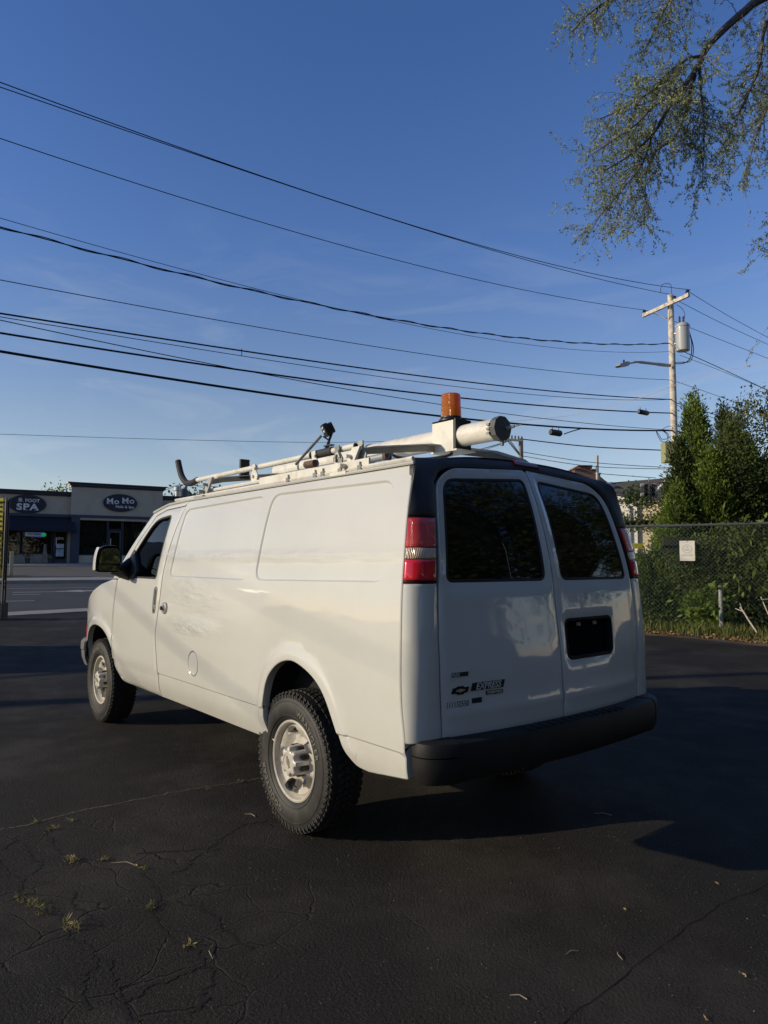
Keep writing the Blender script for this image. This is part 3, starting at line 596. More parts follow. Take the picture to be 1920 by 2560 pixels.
rr_ = random.Random(5)
while x_ < .030:
    w_ = rr_.choice([.0012, .0012, .0024]); bar.prism([(x_, -.012), (x_+w_, -.012), (x_+w_, .012), (x_, .012)], lambda a, c, h: p+du*a+dv*c+dn*h, .0002, .0028); x_ += w_+rr_.choice([.0008, .0012])
obj('barcode', bar, DKN, DL)
# scratches on the rear glass and wipes of dust are thin raised threads
sc_ = MB(); pts = [rp(a, b, -.010)[0] for a, b in ((.37, 1.60), (.352, 1.565), (.345, 1.5), (.335, 1.45), (.333, 1.41))]; sc_.tube(pts, .0012, 4); obj('glass_scratch', sc_, mat('scratch_pale', (.35, .33, .28), .7), DL)
# ---------------- wheels
def make_wheel():
    ty = MB(); prof_ = []
    sh = [(.214, .080), (.222, .096), (.238, .108), (.262, .1195), (.292, .123), (.318, .120), (.338, .113), (.352, .108), (.364, .102), (.372, .088), (.3745, .05), (.3755, 0)]
    prof_ = sh+[(r, -h) for r, h in sh[::-1][1:]]
    ty.lathe(prof_, lambda X, Y, H: (X, H, Y), 72, False)
    rr = random.Random(3); n = 60
    for k in range(n):
        a0 = 2*math.pi*k/n
        def W(a, r, h): return (r*math.cos(a), h, r*math.sin(a))
        da = 2*math.pi/n
        def blk(a_, b_, h0, h1, sk, r1, r0=.368):
            P = [W(a0+da*a_+sk*h0, r0, h0), W(a0+da*b_+sk*h0, r0, h0), W(a0+da*b_+sk*h1, r0, h1), W(a0+da*a_+sk*h1, r0, h1), W(a0+da*a_+sk*h0, r1, h0), W(a0+da*b_+sk*h0, r1, h0), W(a0+da*b_+sk*h1, r1, h1), W(a0+da*a_+sk*h1, r1, h1)]
            ty.add(P, [(0, 3, 2, 1), (4, 5, 6, 7), (0, 1, 5, 4), (1, 2, 6, 5), (2, 3, 7, 6), (3, 0, 4, 7)])
        for s_ in (1, -1):
            o_ = 0 if s_ > 0 else .5
            blk(.06+o_, .50+o_, s_*.066, s_*.105, 0, .3805, .352); blk(.56+o_, .92+o_, s_*.060, s_*.098, 0, .3805, .35)
            blk(.10+o_, .46+o_, s_*.104, s_*.1135, 0, .372, .345); blk(.62+o_, .88+o_, s_*.104, s_*.112, 0, .362, .335)
            blk(.1+o_, .8+o_, s_*.020, s_*.056, s_*1.2, .3858)
        blk(.15, .85, -.014, .014, 0, .3862)
    # raised rings on the wall
    for r, h in ((.327, .1165), (.250, .115)):
        ty.tube([(r*math.cos(a), h, r*math.sin(a)) for a in np.linspace(0, 2*math.pi, 64, endpoint=False)], .0026, 5, closed=True)
    for ang in (28, 118, 208, 298):
        for dk in (0, 3, 6):
            a = R(ang+dk); ty.tube([(.262*math.cos(a), .119, .262*math.sin(a)), (.325*math.cos(a+.05), .1175, .325*math.sin(a+.05))], .003, 5)
    rim = MB()
    rim.lathe([(.222, .078), (.2255, .092), (.222, .100), (.214, .103), (.207, .098), (.204, .085), (.200, .06), (.186, .03), (.184, -.08), (.214, -.10)], lambda X, Y, H: (X, H, Y), 56, False)
    wheel = obj('wheel', rim, STEEL, None, 40)
    tyre = obj('tyre', ty, RUBBER, wheel, 38)
    # disc with five windows
    def disc(a, b):
        r = np.hypot(a, b); h = np.interp(r, [0, .085, .10, .118, .135, .165, .188, .202, .21], [.048, .048, .044, .034, .044, .070, .074, .060, .05]); return np.stack([a, h, b], 1)
    circ = [(.203*math.cos(a), .203*math.sin(a)) for a in np.linspace(0, 2*math.pi, 48, endpoint=False)]
    holes = []
    for k in range(5):
        A = R(67+72*k); ov = [(.152+.024*math.cos(t), .040*math.sin(t)*(1+.25*math.cos(t))) for t in np.linspace(0, 2*math.pi, 18, endpoint=False)]
        holes.append(np.array([(x*math.cos(A)-y*math.sin(A), x*math.sin(A)+y*math.cos(A)) for x, y in ov]))
    def dd(Q):
        d = np.zeros(len(Q))
        for h in holes: e = pdist(Q, h); d -= .014*(1-sstep(e/.016))
        return d
    dk_ = patch('wheel_disc', STEEL, wheel, disc, np.array(circ), holes, [(True, offset(h, -q)) for h in holes for q in (.006, .013)]+[(True, np.array(circ)*q) for q in (.9, .75, .6, .5)], .02, dd, .002, .02, smooth=60, edge=.012)
    # patch orients by the van centre; force outward
    me = dk_.data
    import bmesh
    bm = bmesh.new(); bm.from_mesh(me)
    for f in bm.faces:
        if f.normal.y < 0: f.normal_flip()
    bm.to_mesh(me); bm.free()
    br = MB(); br.lathe([(0, -.02), (.17, -.02), (.17, .0), (0, .0)], lambda X, Y, H: (X, H, Y), 24, False); obj('brake_drum', br, DARK, wheel)
    # hub cap: fluted
    hc = MB(); prof2 = []
    def star(r0, r1, n=96): return [((r0+(r1-r0)*(.5+.5*math.tanh(3.2*math.cos(8*t))))*math.cos(t), (r0+(r1-r0)*(.5+.5*math.tanh(3.2*math.cos(8*t))))*math.sin(t)) for t in np.linspace(0, 2*math.pi, n, endpoint=False)]
    rings = [(star(.066, .088), .045), (star(.064, .083), .120), (star(.061, .078), .130), ([(p[0]*.9, p[1]*.9) for p in star(.059, .075)], .134), ([(.046*math.cos(t), .046*math.sin(t)) for t in np.linspace(0, 2*math.pi, 96, endpoint=False)], .134), ([(.044*math.cos(t), .044*math.sin(t)) for t in np.linspace(0, 2*math.pi, 96, endpoint=False)], .131)]
    V = [(a, h, b) for ring, h in rings for a, b in ring]
    hc.add(V, [(i*96+k, i*96+(k+1) % 96, (i+1)*96+(k+1) % 96, (i+1)*96+k) for i in range(5) for k in range(96)]+[tuple(5*96+k for k in range(96))]); HC = obj('hub_cap', hc, CHROME, wheel, 40)
    em = MB(); em.prism([(a*.95, c*1.0) for a, c in BW], lambda a, c, h: (a*math.cos(1.1)-c*math.sin(1.1), h, a*math.sin(1.1)+c*math.cos(1.1)), .131, .1345); obj('emblem', em, mat('hub_emblem', (.45, .42, .3), .3, metal=.6), HC)
    for k in range(8):
        a = R(22.5+45*k); ln = MB(); cx, cz = .0795*math.cos(a), .0795*math.sin(a); ln.lathe([(0, .045), (.0115, .045), (.0115, .088), (.008, .092), (0, .092)], lambda X, Y, H: (cx+X, H, cz+Y), 6, False); obj('lug_nut', ln, BLK, wheel)
    vst = MB(); vst.tube([(.155*math.cos(R(212)), .05, .155*math.sin(R(212))), (.166*math.cos(R(212)), .10, .166*math.sin(R(212)))], [.006, .007], 6); obj('valve_stem', vst, BLK, wheel)
    LET = mat('tyre_lettering', (.14, .13, .11), .5)
    def arc(r0, a0, h=.122, flip=1):
        def f(P):
            out = np.empty_like(P); th = a0+P[:, 0]/r0; r = r0+P[:, 1]
            # seen from +y: x to the left, so angle measured so that text reads left to right
            out[:, 0] = -np.sin(th)*r; out[:, 2] = np.cos(th)*r; out[:, 1] = np.interp(r, [.26, .292, .318, .338], [.1195, .123, .120, .113])+P[:, 2]+.0022; return out
        return f
    text('sidewall_lettering', 'WRANGLER', .043, None, None, None, .003, LET, tyre, bold=.0012, warp=arc(.285, R(46)), sx=1.15, spacing=1.25)
    text('sidewall_lettering', 'GOODYEAR', .043, None, None, None, .003, LET, tyre, bold=.0012, warp=arc(.285, R(226)), sx=1.15, spacing=1.25)
    return wheel
wh = make_wheel()
def place(o, loc, rot): o.parent = VAN; o.matrix_parent_inverse = Matrix.Translation(-VAN.location); o.location = loc; o.rotation_euler = rot
w2 = copy_tree(wh); w3 = copy_tree(wh); w4 = copy_tree(wh)
place(wh, (0, .85, .386), (0, 0, 0)); place(w2, (3.43, .85, .386), (0, R(50), 0)); place(w3, (0, -.85, .386), (0, R(20), R(180))); place(w4, (3.43, -.85, .386), (0, R(70), R(180)))
# ---------------- ladder rack on the roof
def bar(name, path, wd, ht, m, parent):
    """flat bar swept along a path; wd across travel in x, ht in z"""
    b = MB(); V = []
    for p in path: V += [(p[0]-wd/2, p[1], p[2]-ht/2), (p[0]+wd/2, p[1], p[2]-ht/2), (p[0]+wd/2, p[1], p[2]+ht/2), (p[0]-wd/2, p[1], p[2]+ht/2)]
    n = len(path); b.add(V, [(i*4+k, i*4+(k+1) % 4, (i+1)*4+(k+1) % 4, (i+1)*4+k) for i in range(n-1) for k in range(4)]+[(3, 2, 1, 0), tuple((n-1)*4+k for k in range(4))]); return obj(name, b, m, parent, 20)
RK = MB(); RK.tube([(-.90, .845, 2.0), (2.0, .845, 1.99)], .012, 6); RACK = obj('ladder_rack', RK, WHITEM, VAN); RK = MB(); RK.tube([(-.90, -.845, 2.0), (2.0, -.845, 1.99)], .012, 6); obj('gutter_rail', RK, WHITEM, RACK)
CB = mat('crossbar_pale_grey', (.36, .36, .33), .45, metal=.2, var=.12)
for x in (1.45, -.36):
    bar('crossbar', [(x, .82, 2.09), (x, .70, 2.12), (x, .27, 2.180), (x, -.30, 2.195), (x, -.58, 2.165), (x, -.84, 2.06)], .012, .040, CB, RACK)
    bar('crossbar_flange', [(x-.03, .82, 2.107), (x-.03, .70, 2.137), (x-.03, .27, 2.198), (x-.03, -.30, 2.213), (x-.03, -.58, 2.183), (x-.03, -.84, 2.078)], .055, .004, WHITEM, RACK)
    for sg in (1, -1):
        ft = MB(); ft.box((x-.035, sg*.83-.008, 1.985), (x+.035, sg*.83+.008, 2.12), lambda X, Y, Z: (X+(Z-2.0)*(-.5), Y-(2.1-Z)*.12*(-sg), Z)); ft.box((x-.02, sg*.86-.03, 1.972), (x+.13, sg*.86+.015, 1.99)); ft.tube([(x+.02, sg*.84, 2.02), (x+.02, sg*.89, 2.02)], .014, 6); ft.tube([(x-.02, sg*.84, 2.07), (x-.02, sg*.875, 2.07)], .011, 6); obj('rack_foot', ft, WHITEM if x < 0 else CB, RACK)
pipe = MB(); pipe.tube([(1.80, .77, 2.140), (-.33, .77, 2.142)], .0185, 12); PI_ = obj('ladder_rail', pipe, WHITEM, RACK)
en = MB(); en.tube([(-.331, .77, 2.142), (-.336, .77, 2.142)], .0155, 12); obj('rail_end_plug', en, BLK, PI_)
hk = MB(); hk.tube(crom([(1.76, .77, 2.140), (1.88, .77, 2.125), (1.98, .77, 2.14), (2.07, .77, 2.20), (2.12, .77, 2.27), (2.155, .77, 2.335)], 5), .025, 10); obj('hook_grip', hk, mat('grip_rubber', (.02, .02, .02), .7), PI_)
gr = MB(); gr.tube([(.11, .77, 2.141), (-.11, .77, 2.142)], .026, 12); obj('foam_grip', gr, mat('grip_rubber2', (.035, .034, .034), .75), PI_)
lr = MB(); lr.tube([(1.60, .80, 2.03), (-.10, .80, 2.035)], .014, 8); obj('lower_rail', lr, WHITEM, RACK)
ch = MB(); ch.box((-.55, .835, 2.005), (.62, .848, 2.045)); ch.box((-.55, .80, 2.000), (.62, .848, 2.006)); obj('side_channel', ch, WHITEM, RACK)
to = MB(); to.tube([(.0, .50, 2.115), (-.26, .50, 2.12)], .022, 12); to.tube([(.95, .52, 2.10), (0, .50, 2.112)], .030, 12); TO = obj('torsion_tube', to, mat('galvanised', (.42, .42, .41), .4, metal=.4), RACK)
tr_ = MB(); tr_.tube([(-.26, .50, 2.12), (-.285, .50, 2.12)], .026, 12); obj('torsion_collar', tr_, RUST, TO)
arm = MB(); arm.tube([(.17, .85, 2.085), (-.0, .78, 2.245)], .0085, 6); obj('lift_lever', arm, GREYM, RACK)
stb = MB(); stb.tube([(.10, .82, 2.078), (.0, .82, 2.078)], .022, 12); ST = obj('pivot_sleeve', stb, RUST, RACK)
for nm, x, m_ in (('clamp_plate', .78, WHITEM), ('clamp_plate', .045, WHITEM), ('clamp_plate', -.20, GREYM), ('clamp_plate', -.42, CB)):
    cp_ = MB(); pl = [(-.035, 2.03), (.035, 2.03), (.045, 2.09), (.02, 2.115), (.028, 2.155), (-.015, 2.158), (-.02, 2.12), (-.05, 2.08)]; cp_.prism(pl, lambda a, b, h: (x+a, h, b), .795, .803); cp_.tube([(x+.01, .80, 2.075), (x+.01, .815, 2.075)], .012, 6); cp_.tube([(x-.015, .80, 2.125), (x-.015, .812, 2.125)], .009, 6); obj(nm, cp_, m_, RACK)
for x in (-.13, -.30, -.48, -.05, .25):
    bb = MB(); bb.box((x-.016, .815, 1.985), (x+.016, .86, 2.012)); bb.tube([(x, .852, 1.99), (x, .852, 2.03)], .006, 6); obj('rack_bolt', bb, GREYM, RACK)
hc_ = MB(); hc_.tube(crom([(-.23, .81, 2.085), (-.215, .812, 2.11), (-.19, .812, 2.10), (-.19, .812, 2.06), (-.22, .812, 2.05)], 4), .006, 5); obj('latch_hook', hc_, WHITEM, RACK)
ug = MB(); ug.box((1.43, .49, 2.14), (1.455, .565, 2.29)); UG = obj('ladder_stop', ug, BLK, RACK)
# conduit tube
ct = MB(); YT, ZT = .13, 2.245; ct.lathe([(0, 1.62), (.045, 1.62), (.0635, 1.60), (.0635, -.80), (0, -.80)], lambda X, Y, H: (H, YT+X, ZT+Y), 28, False); CT = obj('conduit_tube', ct, WHITEM, VAN)
cc = MB(); cc.lathe([(0, -.80), (.070, -.80), (.072, -.845), (0, -.85)], lambda X, Y, H: (H, YT+X, ZT+Y), 10, False); CC = obj('tube_end_cap', cc, mat('cap_grey', (.10, .105, .105), .5), CT, 20)
ck = MB(); ck.tube([(-.85, YT-.03, ZT+.005), (-.90, YT-.035, ZT+.008)], [.014, .008], 8); ck.tube([(-.90, YT-.035, ZT+.008), (-.945, YT-.04, ZT+.01)], .004, 6); ck.tube([(-.83, YT-.01, ZT-.07), (-.83, YT-.01, ZT-.095)], .011, 8); obj('cap_latch', ck, GREYM, CC)
for k in range(3):
    hn = MB(); hn.box((-.806, YT+.064, ZT-.035+k*.025), (-.785, YT+.073, ZT-.022+k*.025)); obj('cap_hinge', hn, GREYM, CC)
tb = MB(); tb.box((-.525, YT+.062, 2.155), (-.345, YT+.072, 2.345)); tb.box((-.525, YT-.07, 2.335), (-.345, YT+.072, 2.345)); tb.box((-.525, YT-.078, 2.155), (-.345, YT-.068, 2.345)); tb.box((-.56, YT-.08, 2.15), (-.345, YT+.08, 2.16)); TB_ = obj('beacon_bracket', tb, WHITEM, CT, 20)
bs = MB(); bs.box((-.540, YT-.062, 2.16), (-.527, YT+.068, 2.343)); obj('bracket_gasket', bs, BLK, TB_)
for x in (1.2, .35):
    bd = MB(); bd.lathe([(.0655, -.012), (.067, -.012), (.067, .012), (.0655, .012)], lambda X, Y, H: (x+H, YT+X, ZT+Y), 24, False); obj('tube_band', bd, GREYM, CT)
BXc, BYc = -.435, YT
bk = MB(); bk.lathe([(0, 2.345), (.076, 2.345), (.076, 2.353), (.064, 2.364), (.064, 2.372), (0, 2.372)], lambda X, Y, H: (BXc+X, BYc+Y, H), 28, False); BE = obj('beacon', bk, BLK, VAN)
def ambermat():
    m, t, b = new_mat('amber_beacon_lens'); N = t.nodes; K = t.links.new
    g = N.new('ShaderNodeTexCoord'); s = N.new('ShaderNodeSeparateXYZ'); K(g.outputs['Object'], s.inputs[0])
    x_ = N.new('ShaderNodeMath'); x_.operation = 'SUBTRACT'; x_.inputs[1].default_value = BXc; K(s.outputs[0], x_.inputs[0]); y_ = N.new('ShaderNodeMath'); y_.operation = 'SUBTRACT'; y_.inputs[1].default_value = BYc; K(s.outputs[1], y_.inputs[0])
    at = N.new('ShaderNodeMath'); at.operation = 'ARCTAN2'; K(y_.outputs[0], at.inputs[0]); K(x_.outputs[0], at.inputs[1])
    ml = N.new('ShaderNodeMath'); ml.operation = 'MULTIPLY'; ml.inputs[1].default_value = 72; K(at.outputs[0], ml.inputs[0]); sn = N.new('ShaderNodeMath'); sn.operation = 'SINE'; K(ml.outputs[0], sn.inputs[0])
    r = N.new('ShaderNodeMapRange'); r.inputs[1].default_value = -1; K(sn.outputs[0], r.inputs[0]); x = N.new('ShaderNodeMixRGB'); x.inputs[1].default_value = (.62, .17, .008, 1); x.inputs[2].default_value = (.95, .36, .03, 1); K(r.outputs[0], x.inputs[0]); K(x.outputs[0], b.inputs['Base Color'])
    bu = N.new('ShaderNodeBump'); bu.inputs['Strength'].default_value = .4; bu.inputs['Distance'].default_value = .004; K(sn.outputs[0], bu.inputs['Height']); K(bu.outputs[0], b.inputs['Normal'])
    b.inputs['Roughness'].default_value = .15; b.inputs['Coat Weight'].default_value = 1; b.inputs['Coat Roughness'].default_value = .04
    tl = N.new('ShaderNodeBsdfTranslucent'); K(x.outputs[0], tl.inputs[0]); ms = N.new('ShaderNodeMixShader'); ms.inputs[0].default_value = .55; K(b.outputs[0], ms.inputs[1]); K(tl.outputs[0], ms.inputs[2]); K(ms.outputs[0], N['Material Output'].inputs[0])
    return m
ls = MB(); ls.lathe([(.062, 2.366), (.061, 2.400), (.060, 2.43), (.0610, 2.433), (.0585, 2.437), (.0575, 2.505), (.053, 2.513), (0, 2.513)], lambda X, Y, H: (BXc+X, BYc+Y, H), 40, False); obj('beacon_lens', ls, ambermat(), BE)
cbm = MB(); cbm.tube(crom([(-.46, YT+.02, 2.145), (-.50, YT+.10, 2.12), (-.50, .40, 2.085), (-.52, .60, 2.07), (-.56, .70, 2.075), (-.62, .76, 2.04), (-.63, .78, 2.005)], 5), .009, 8); obj('beacon_cable', cbm, BLK, BE)
# work light
wl = MB(); p0 = np.array([.19, .62, 2.325]); e1 = np.array([-.6, .8, 0]); e1 /= np.linalg.norm(e1); out_ = np.array([.35, .80, -.45]); out_ /= np.linalg.norm(out_); side_ = np.cross(out_, [0, 0, 1.]); side_ /= np.linalg.norm(side_); upv = np.cross(side_, out_)
wl.prism(fillet([(-.045, -.040), (.045, -.040), (.045, .040), (-.045, .040)], .006, 2), lambda a, b, h: p0+side_*a+upv*b+out_*h, -.015, .012); wl.prism(fillet([(-.035, -.035), (.035, -.035), (.035, .035), (-.035, .035)], .02, 4), lambda a, b, h: p0+side_*a*.8+upv*b+out_*h, -.05, -.014)
WL = obj('work_light', wl, mat('work_light_black', (.012, .012, .012), .6), VAN)
for a in (-.012, .012):
    for b in (-.003, .021):
        dl_ = MB(); dl_.lathe([(0, .0125), (.0085, .0125), (.008, .015), (0, .015)], lambda X, Y, H: p0+side_*(a+X)+upv*(b+Y)+out_*H, 10, False); obj('led_lens', dl_, mat('led_lens_white', (.85, .87, .85), .1), WL)
wp = MB(); wp.tube([tuple(p0-out_*.03-upv*.03), (.14, .64, 2.22), (.13, .68, 2.16)], .009, 6); wp.box((.09, .62, 2.215), (.17, .65, 2.222)); wp.tube([(.17, .65, 2.28), (.13, .63, 2.25), (.16, .62, 2.2)], .006, 5); obj('light_bracket', wp, BLK, WL)
# ================================================================ setting
OF = np.array([49.67, -10.78, 0.]); EV = np.array([-.157, -.9876, 0.]); MV = np.array([.9876, -.157, 0.])
def gz(m): return np.maximum(0, (m-14.)*.0327)
def gzp(x, y): return float(gz(.9876*x-.157*y))
MF = float(MV@OF)
def W(m, e, z=0.): p = OF+MV*(m-MF)+EV*e; return np.array([p[0], p[1], float(gz(m))+z])
def strip(name, m0, m1, e0, e1, m_, dz=.0, skew=0., kind='structure', parent=None, th=0, cls='structure'):
    ms = np.unique(np.concatenate([np.arange(m0, m1, 2.), [m1], [14.] if m0 < 14 < m1 else []])); es = np.linspace(e0, e1, 8); b = MB()
    V = [W(m+skew*(e+4), e, dz) for m in ms for e in es]; n = len(es); b.add(V, [(i*n+k, i*n+k+1, (i+1)*n+k+1, (i+1)*n+k) for i in range(len(ms)-1) for k in range(n-1)])
    if th:
        Vb = [W(m0+skew*(e+4), e, dz) for e in es]+[W(m0+skew*(e+4), e, dz-th) for e in es]; b.add(Vb, [(k, k+1, n+k+1, n+k) for k in range(n-1)])
    o = obj(name, b, m_, parent, None); 
    if kind: o['kind'] = kind
    return o
def asphalt():
    m, t, b = new_mat('lot_asphalt'); N = t.nodes; K = t.links.new; g = N.new('ShaderNodeNewGeometry'); P = g.outputs['Position']
    def noise(s, d=5, r=.5, vec=None): n = N.new('ShaderNodeTexNoise'); n.inputs['Scale'].default_value = s; n.inputs['Detail'].default_value = d; n.inputs['Roughness'].default_value = r; K(vec or P, n.inputs['Vector']); return n.outputs[0]
    def mr(i, a, b_, c=0, d=1): n = N.new('ShaderNodeMapRange'); n.inputs[1].default_value = a; n.inputs[2].default_value = b_; n.inputs[3].default_value = c; n.inputs[4].default_value = d; K(i, n.inputs[0]); return n.outputs[0]
    def mix(f, a, b_, mode='MIX'):
        n = N.new('ShaderNodeMixRGB'); n.blend_type = mode
        for i, v in ((0, f), (1, a), (2, b_)):
            if isinstance(v, (int, float)): n.inputs[i].default_value = v
            elif isinstance(v, tuple): n.inputs[i].default_value = (*v, 1)
            else: K(v, n.inputs[i])
        return n.outputs[0]
    def math_(op, a, b_=None):
        n = N.new('ShaderNodeMath'); n.operation = op
        for i, v in ((0, a), (1, b_)):
            if v is None: continue
            if isinstance(v, (int, float)): n.inputs[i].default_value = v
            else: K(v, n.inputs[i])
        return n.outputs[0]
    col = mix(mr(noise(.45, 6, .6), .35, .65), (.028, .026, .023), (.046, .040, .033))
    col = mix(mr(noise(1.3, 5, .6), .52, .72, 0, .55), col, (.052, .043, .032))
    col = mix(mr(noise(95, 3, .7), .48, .68, 0, .7), col, (.098, .091, .078))
    col = mix(mr(noise(210, 2), .47, .62, 0, .85), col, (.008, .008, .008))
    vo = N.new('ShaderNodeTexVoronoi'); vo.inputs['Scale'].default_value = 75; K(P, vo.inputs['Vector'])
    st = mr(vo.outputs['Distance'], .10, .06); st2 = N.new('ShaderNodeSeparateColor'); K(vo.outputs['Color'], st2.inputs[0]); rare = mr(st2.outputs[0], .66, .70)
    col = mix(math_('MULTIPLY', math_('MULTIPLY', st, rare), .55), col, (.17, .16, .135))
    # crazing with weathered edges: fine cells, warped, in worn areas
    wp = N.new('ShaderNodeVectorMath'); wp.operation = 'ADD'; nc = N.new('ShaderNodeTexNoise'); nc.inputs['Scale'].default_value = 2.4; nc.inputs['Detail'].default_value = 6; K(P, nc.inputs['Vector'])
    sc2 = N.new('ShaderNodeVectorMath'); sc2.operation = 'SCALE'; sc2.inputs['Scale'].default_value = .30; K(nc.outputs['Color'], sc2.inputs[0]); K(P, wp.inputs[0]); K(sc2.outputs[0], wp.inputs[1])
    ve = N.new('ShaderNodeTexVoronoi'); ve.feature = 'DISTANCE_TO_EDGE'; ve.inputs['Scale'].default_value = 3.4; K(wp.outputs[0], ve.inputs['Vector'])
    s = N.new('ShaderNodeSeparateXYZ'); K(P, s.inputs[0])
    dist = N.new('ShaderNodeVectorMath'); dist.operation = 'DISTANCE'; dist.inputs[1].default_value = (-.1, 2.2, 0); K(P, dist.inputs[0])
    zone = math_('MULTIPLY', mr(dist.outputs['Value'], 1.7, .5), mr(noise(1.7, 4), .42, .60))
    crk = math_('MULTIPLY', mr(ve.outputs['Distance'], .017, .004), zone)
    rimc = math_('MULTIPLY', mr(ve.outputs['Distance'], .045, .018), math_('MULTIPLY', zone, noise(40, 3, .7)))
    col = mix(rimc, col, (.095, .088, .075))
    col = mix(mr(noise(.8, 6, .7), .48, .62, 0, .65), col, (.074, .067, .056))
    col = mix(crk, col, (.004, .004, .004)); K(col, b.inputs['Base Color'])
    K(mr(noise(3, 4), .3, .7, .72, .92), b.inputs['Roughness']); b.inputs['Specular IOR Level'].default_value = .14
    h = math_('ADD', noise(230, 3, .6), math_('MULTIPLY', noise(75, 3, .6), 1.5)); h = math_('ADD', h, math_('MULTIPLY', noise(5, 4), 1.2)); h = math_('SUBTRACT', h, math_('MULTIPLY', crk, 3.))
    u = N.new('ShaderNodeBump'); u.inputs['Strength'].default_value = 1.0; u.inputs['Distance'].default_value = .010; K(h, u.inputs['Height']); K(u.outputs[0], b.inputs['Normal'])
    return m
ASPH = asphalt()
ROAD = mat('road_asphalt', (.040, .038, .034), .85, var=.18, vscale=1.2, bump=.5, bscale=50)
CONC = mat('concrete', (.30, .275, .235), .85, var=.15, vscale=2, bump=.3, bscale=60, dirt=(.22, .2, .17), dscale=3)
SOIL = mat('soil', (.075, .055, .035), .95, var=.4, vscale=3, bump=.8, bscale=30, dirt=(.04, .05, .02), dscale=1.5)
FIELD = mat('far_ground', (.07, .075, .04), .95, var=.3, vscale=.3)
gb = MB(); gms = [-400, -100, -20, 14, 18, 30, 50.77, 900]
V = [W(m, e, -.06) if m <= 51 else W(50.77, e, -.06)+np.array([*(MV*(m-50.77))[:2], 0]) for m in gms for e in (-900, -60, 0, 60, 900)]
gb.add(V, [(i*5+k, i*5+k+1, (i+1)*5+k+1, (i+1)*5+k) for i in range(len(gms)-1) for k in range(4)]); tag(obj('ground', gb, FIELD, None, None), kind='structure')
# car park
lotP = [W(17.0, -60)[:2], W(17.0, 3.4)[:2], np.array([12.2, -6.9]), np.array([8, -8.8]), np.array([4.8, -10.25]), np.array([3.94, -10.6]), np.array([3.08, -10.55]), np.array([2.14, -10.35]), np.array([0.5, -11.0]), np.array([-3, -12.9]), np.array([-14, -19.]), np.array([-40, -30.]), np.array([-40, 45.])]
lot = patch('car_park', ASPH, None, lambda a, b: np.stack([a, b, gz(.9876*a-.157*b)], 1), np.array(lotP), [], [(False, np.array([W(14., e)[:2] for e in np.linspace(-50, 8, 30)]))], 2.5, None, 0, 0, edge=1.5, smooth=80)
me = lot.data
if me.polygons[0].normal.z < 0: me.flip_normals()
lot['kind'] = 'structure'
tag(strip('gutter_strip', 16.95, 17.86, -60, 12, CONC, .006, .22*0+.25), kind='structure')
tag(strip('street', 17.0, 30.4, -70, 40, ROAD, -.012, 0), kind='structure')
sw_ = strip('sidewalk', 30.4, 32.4, -70, 40, CONC, .13, .25*0, th=.2)
verge = strip('plaza_verge', 32.4, 35.2, -70, -3.3, SOIL, .12, 0)
pz = strip('plaza_car_park', 32.4, 46.4, -3.3, 40, mat('plaza_asphalt', (.10, .088, .07), .9, var=.15, vscale=1, bump=.3), .10, 0)
pz2 = strip('plaza_car_park', 35.2, 46.4, -70, -3.3, pz.data.materials[0], .10, 0)
wk = strip('walkway', 46.4, 50.9, -70, 40, CONC, .18, 0, th=.2)
RM = mat('road_marking_white', (.36, .35, .32), .7, var=.15, vscale=20)
def mark(poly, z=-.006, nm='lane_marking'):
    b = MB(); b.add([W(m, e, z) for m, e in poly], [tuple(range(len(poly)))]); return tag(obj(nm, b, RM, None, None), kind='structure')
for e in (-11, -4.9, 1.2): mark([(21.3, e), (21.3, e+1.1), (21.43, e+1.1), (21.43, e)])
mark([(25.1, -4.3), (25.1, -1.6), (25.25, -1.6), (25.25, -4.3)]); mark([(25.3, -2.9), (25.9, -1.9), (25.6, -1.9), (25.6, -1.0), (25.2, -1.0), (25.2, -1.9), (24.8, -1.9)])
for e in (-9.6, -4.35): mark([(24.0, e), (24.0, e+.9), (24.12, e+.9), (24.12, e)])
mark([(27.2, -14), (27.2, 8), (27.3, 8), (27.3, -14)])
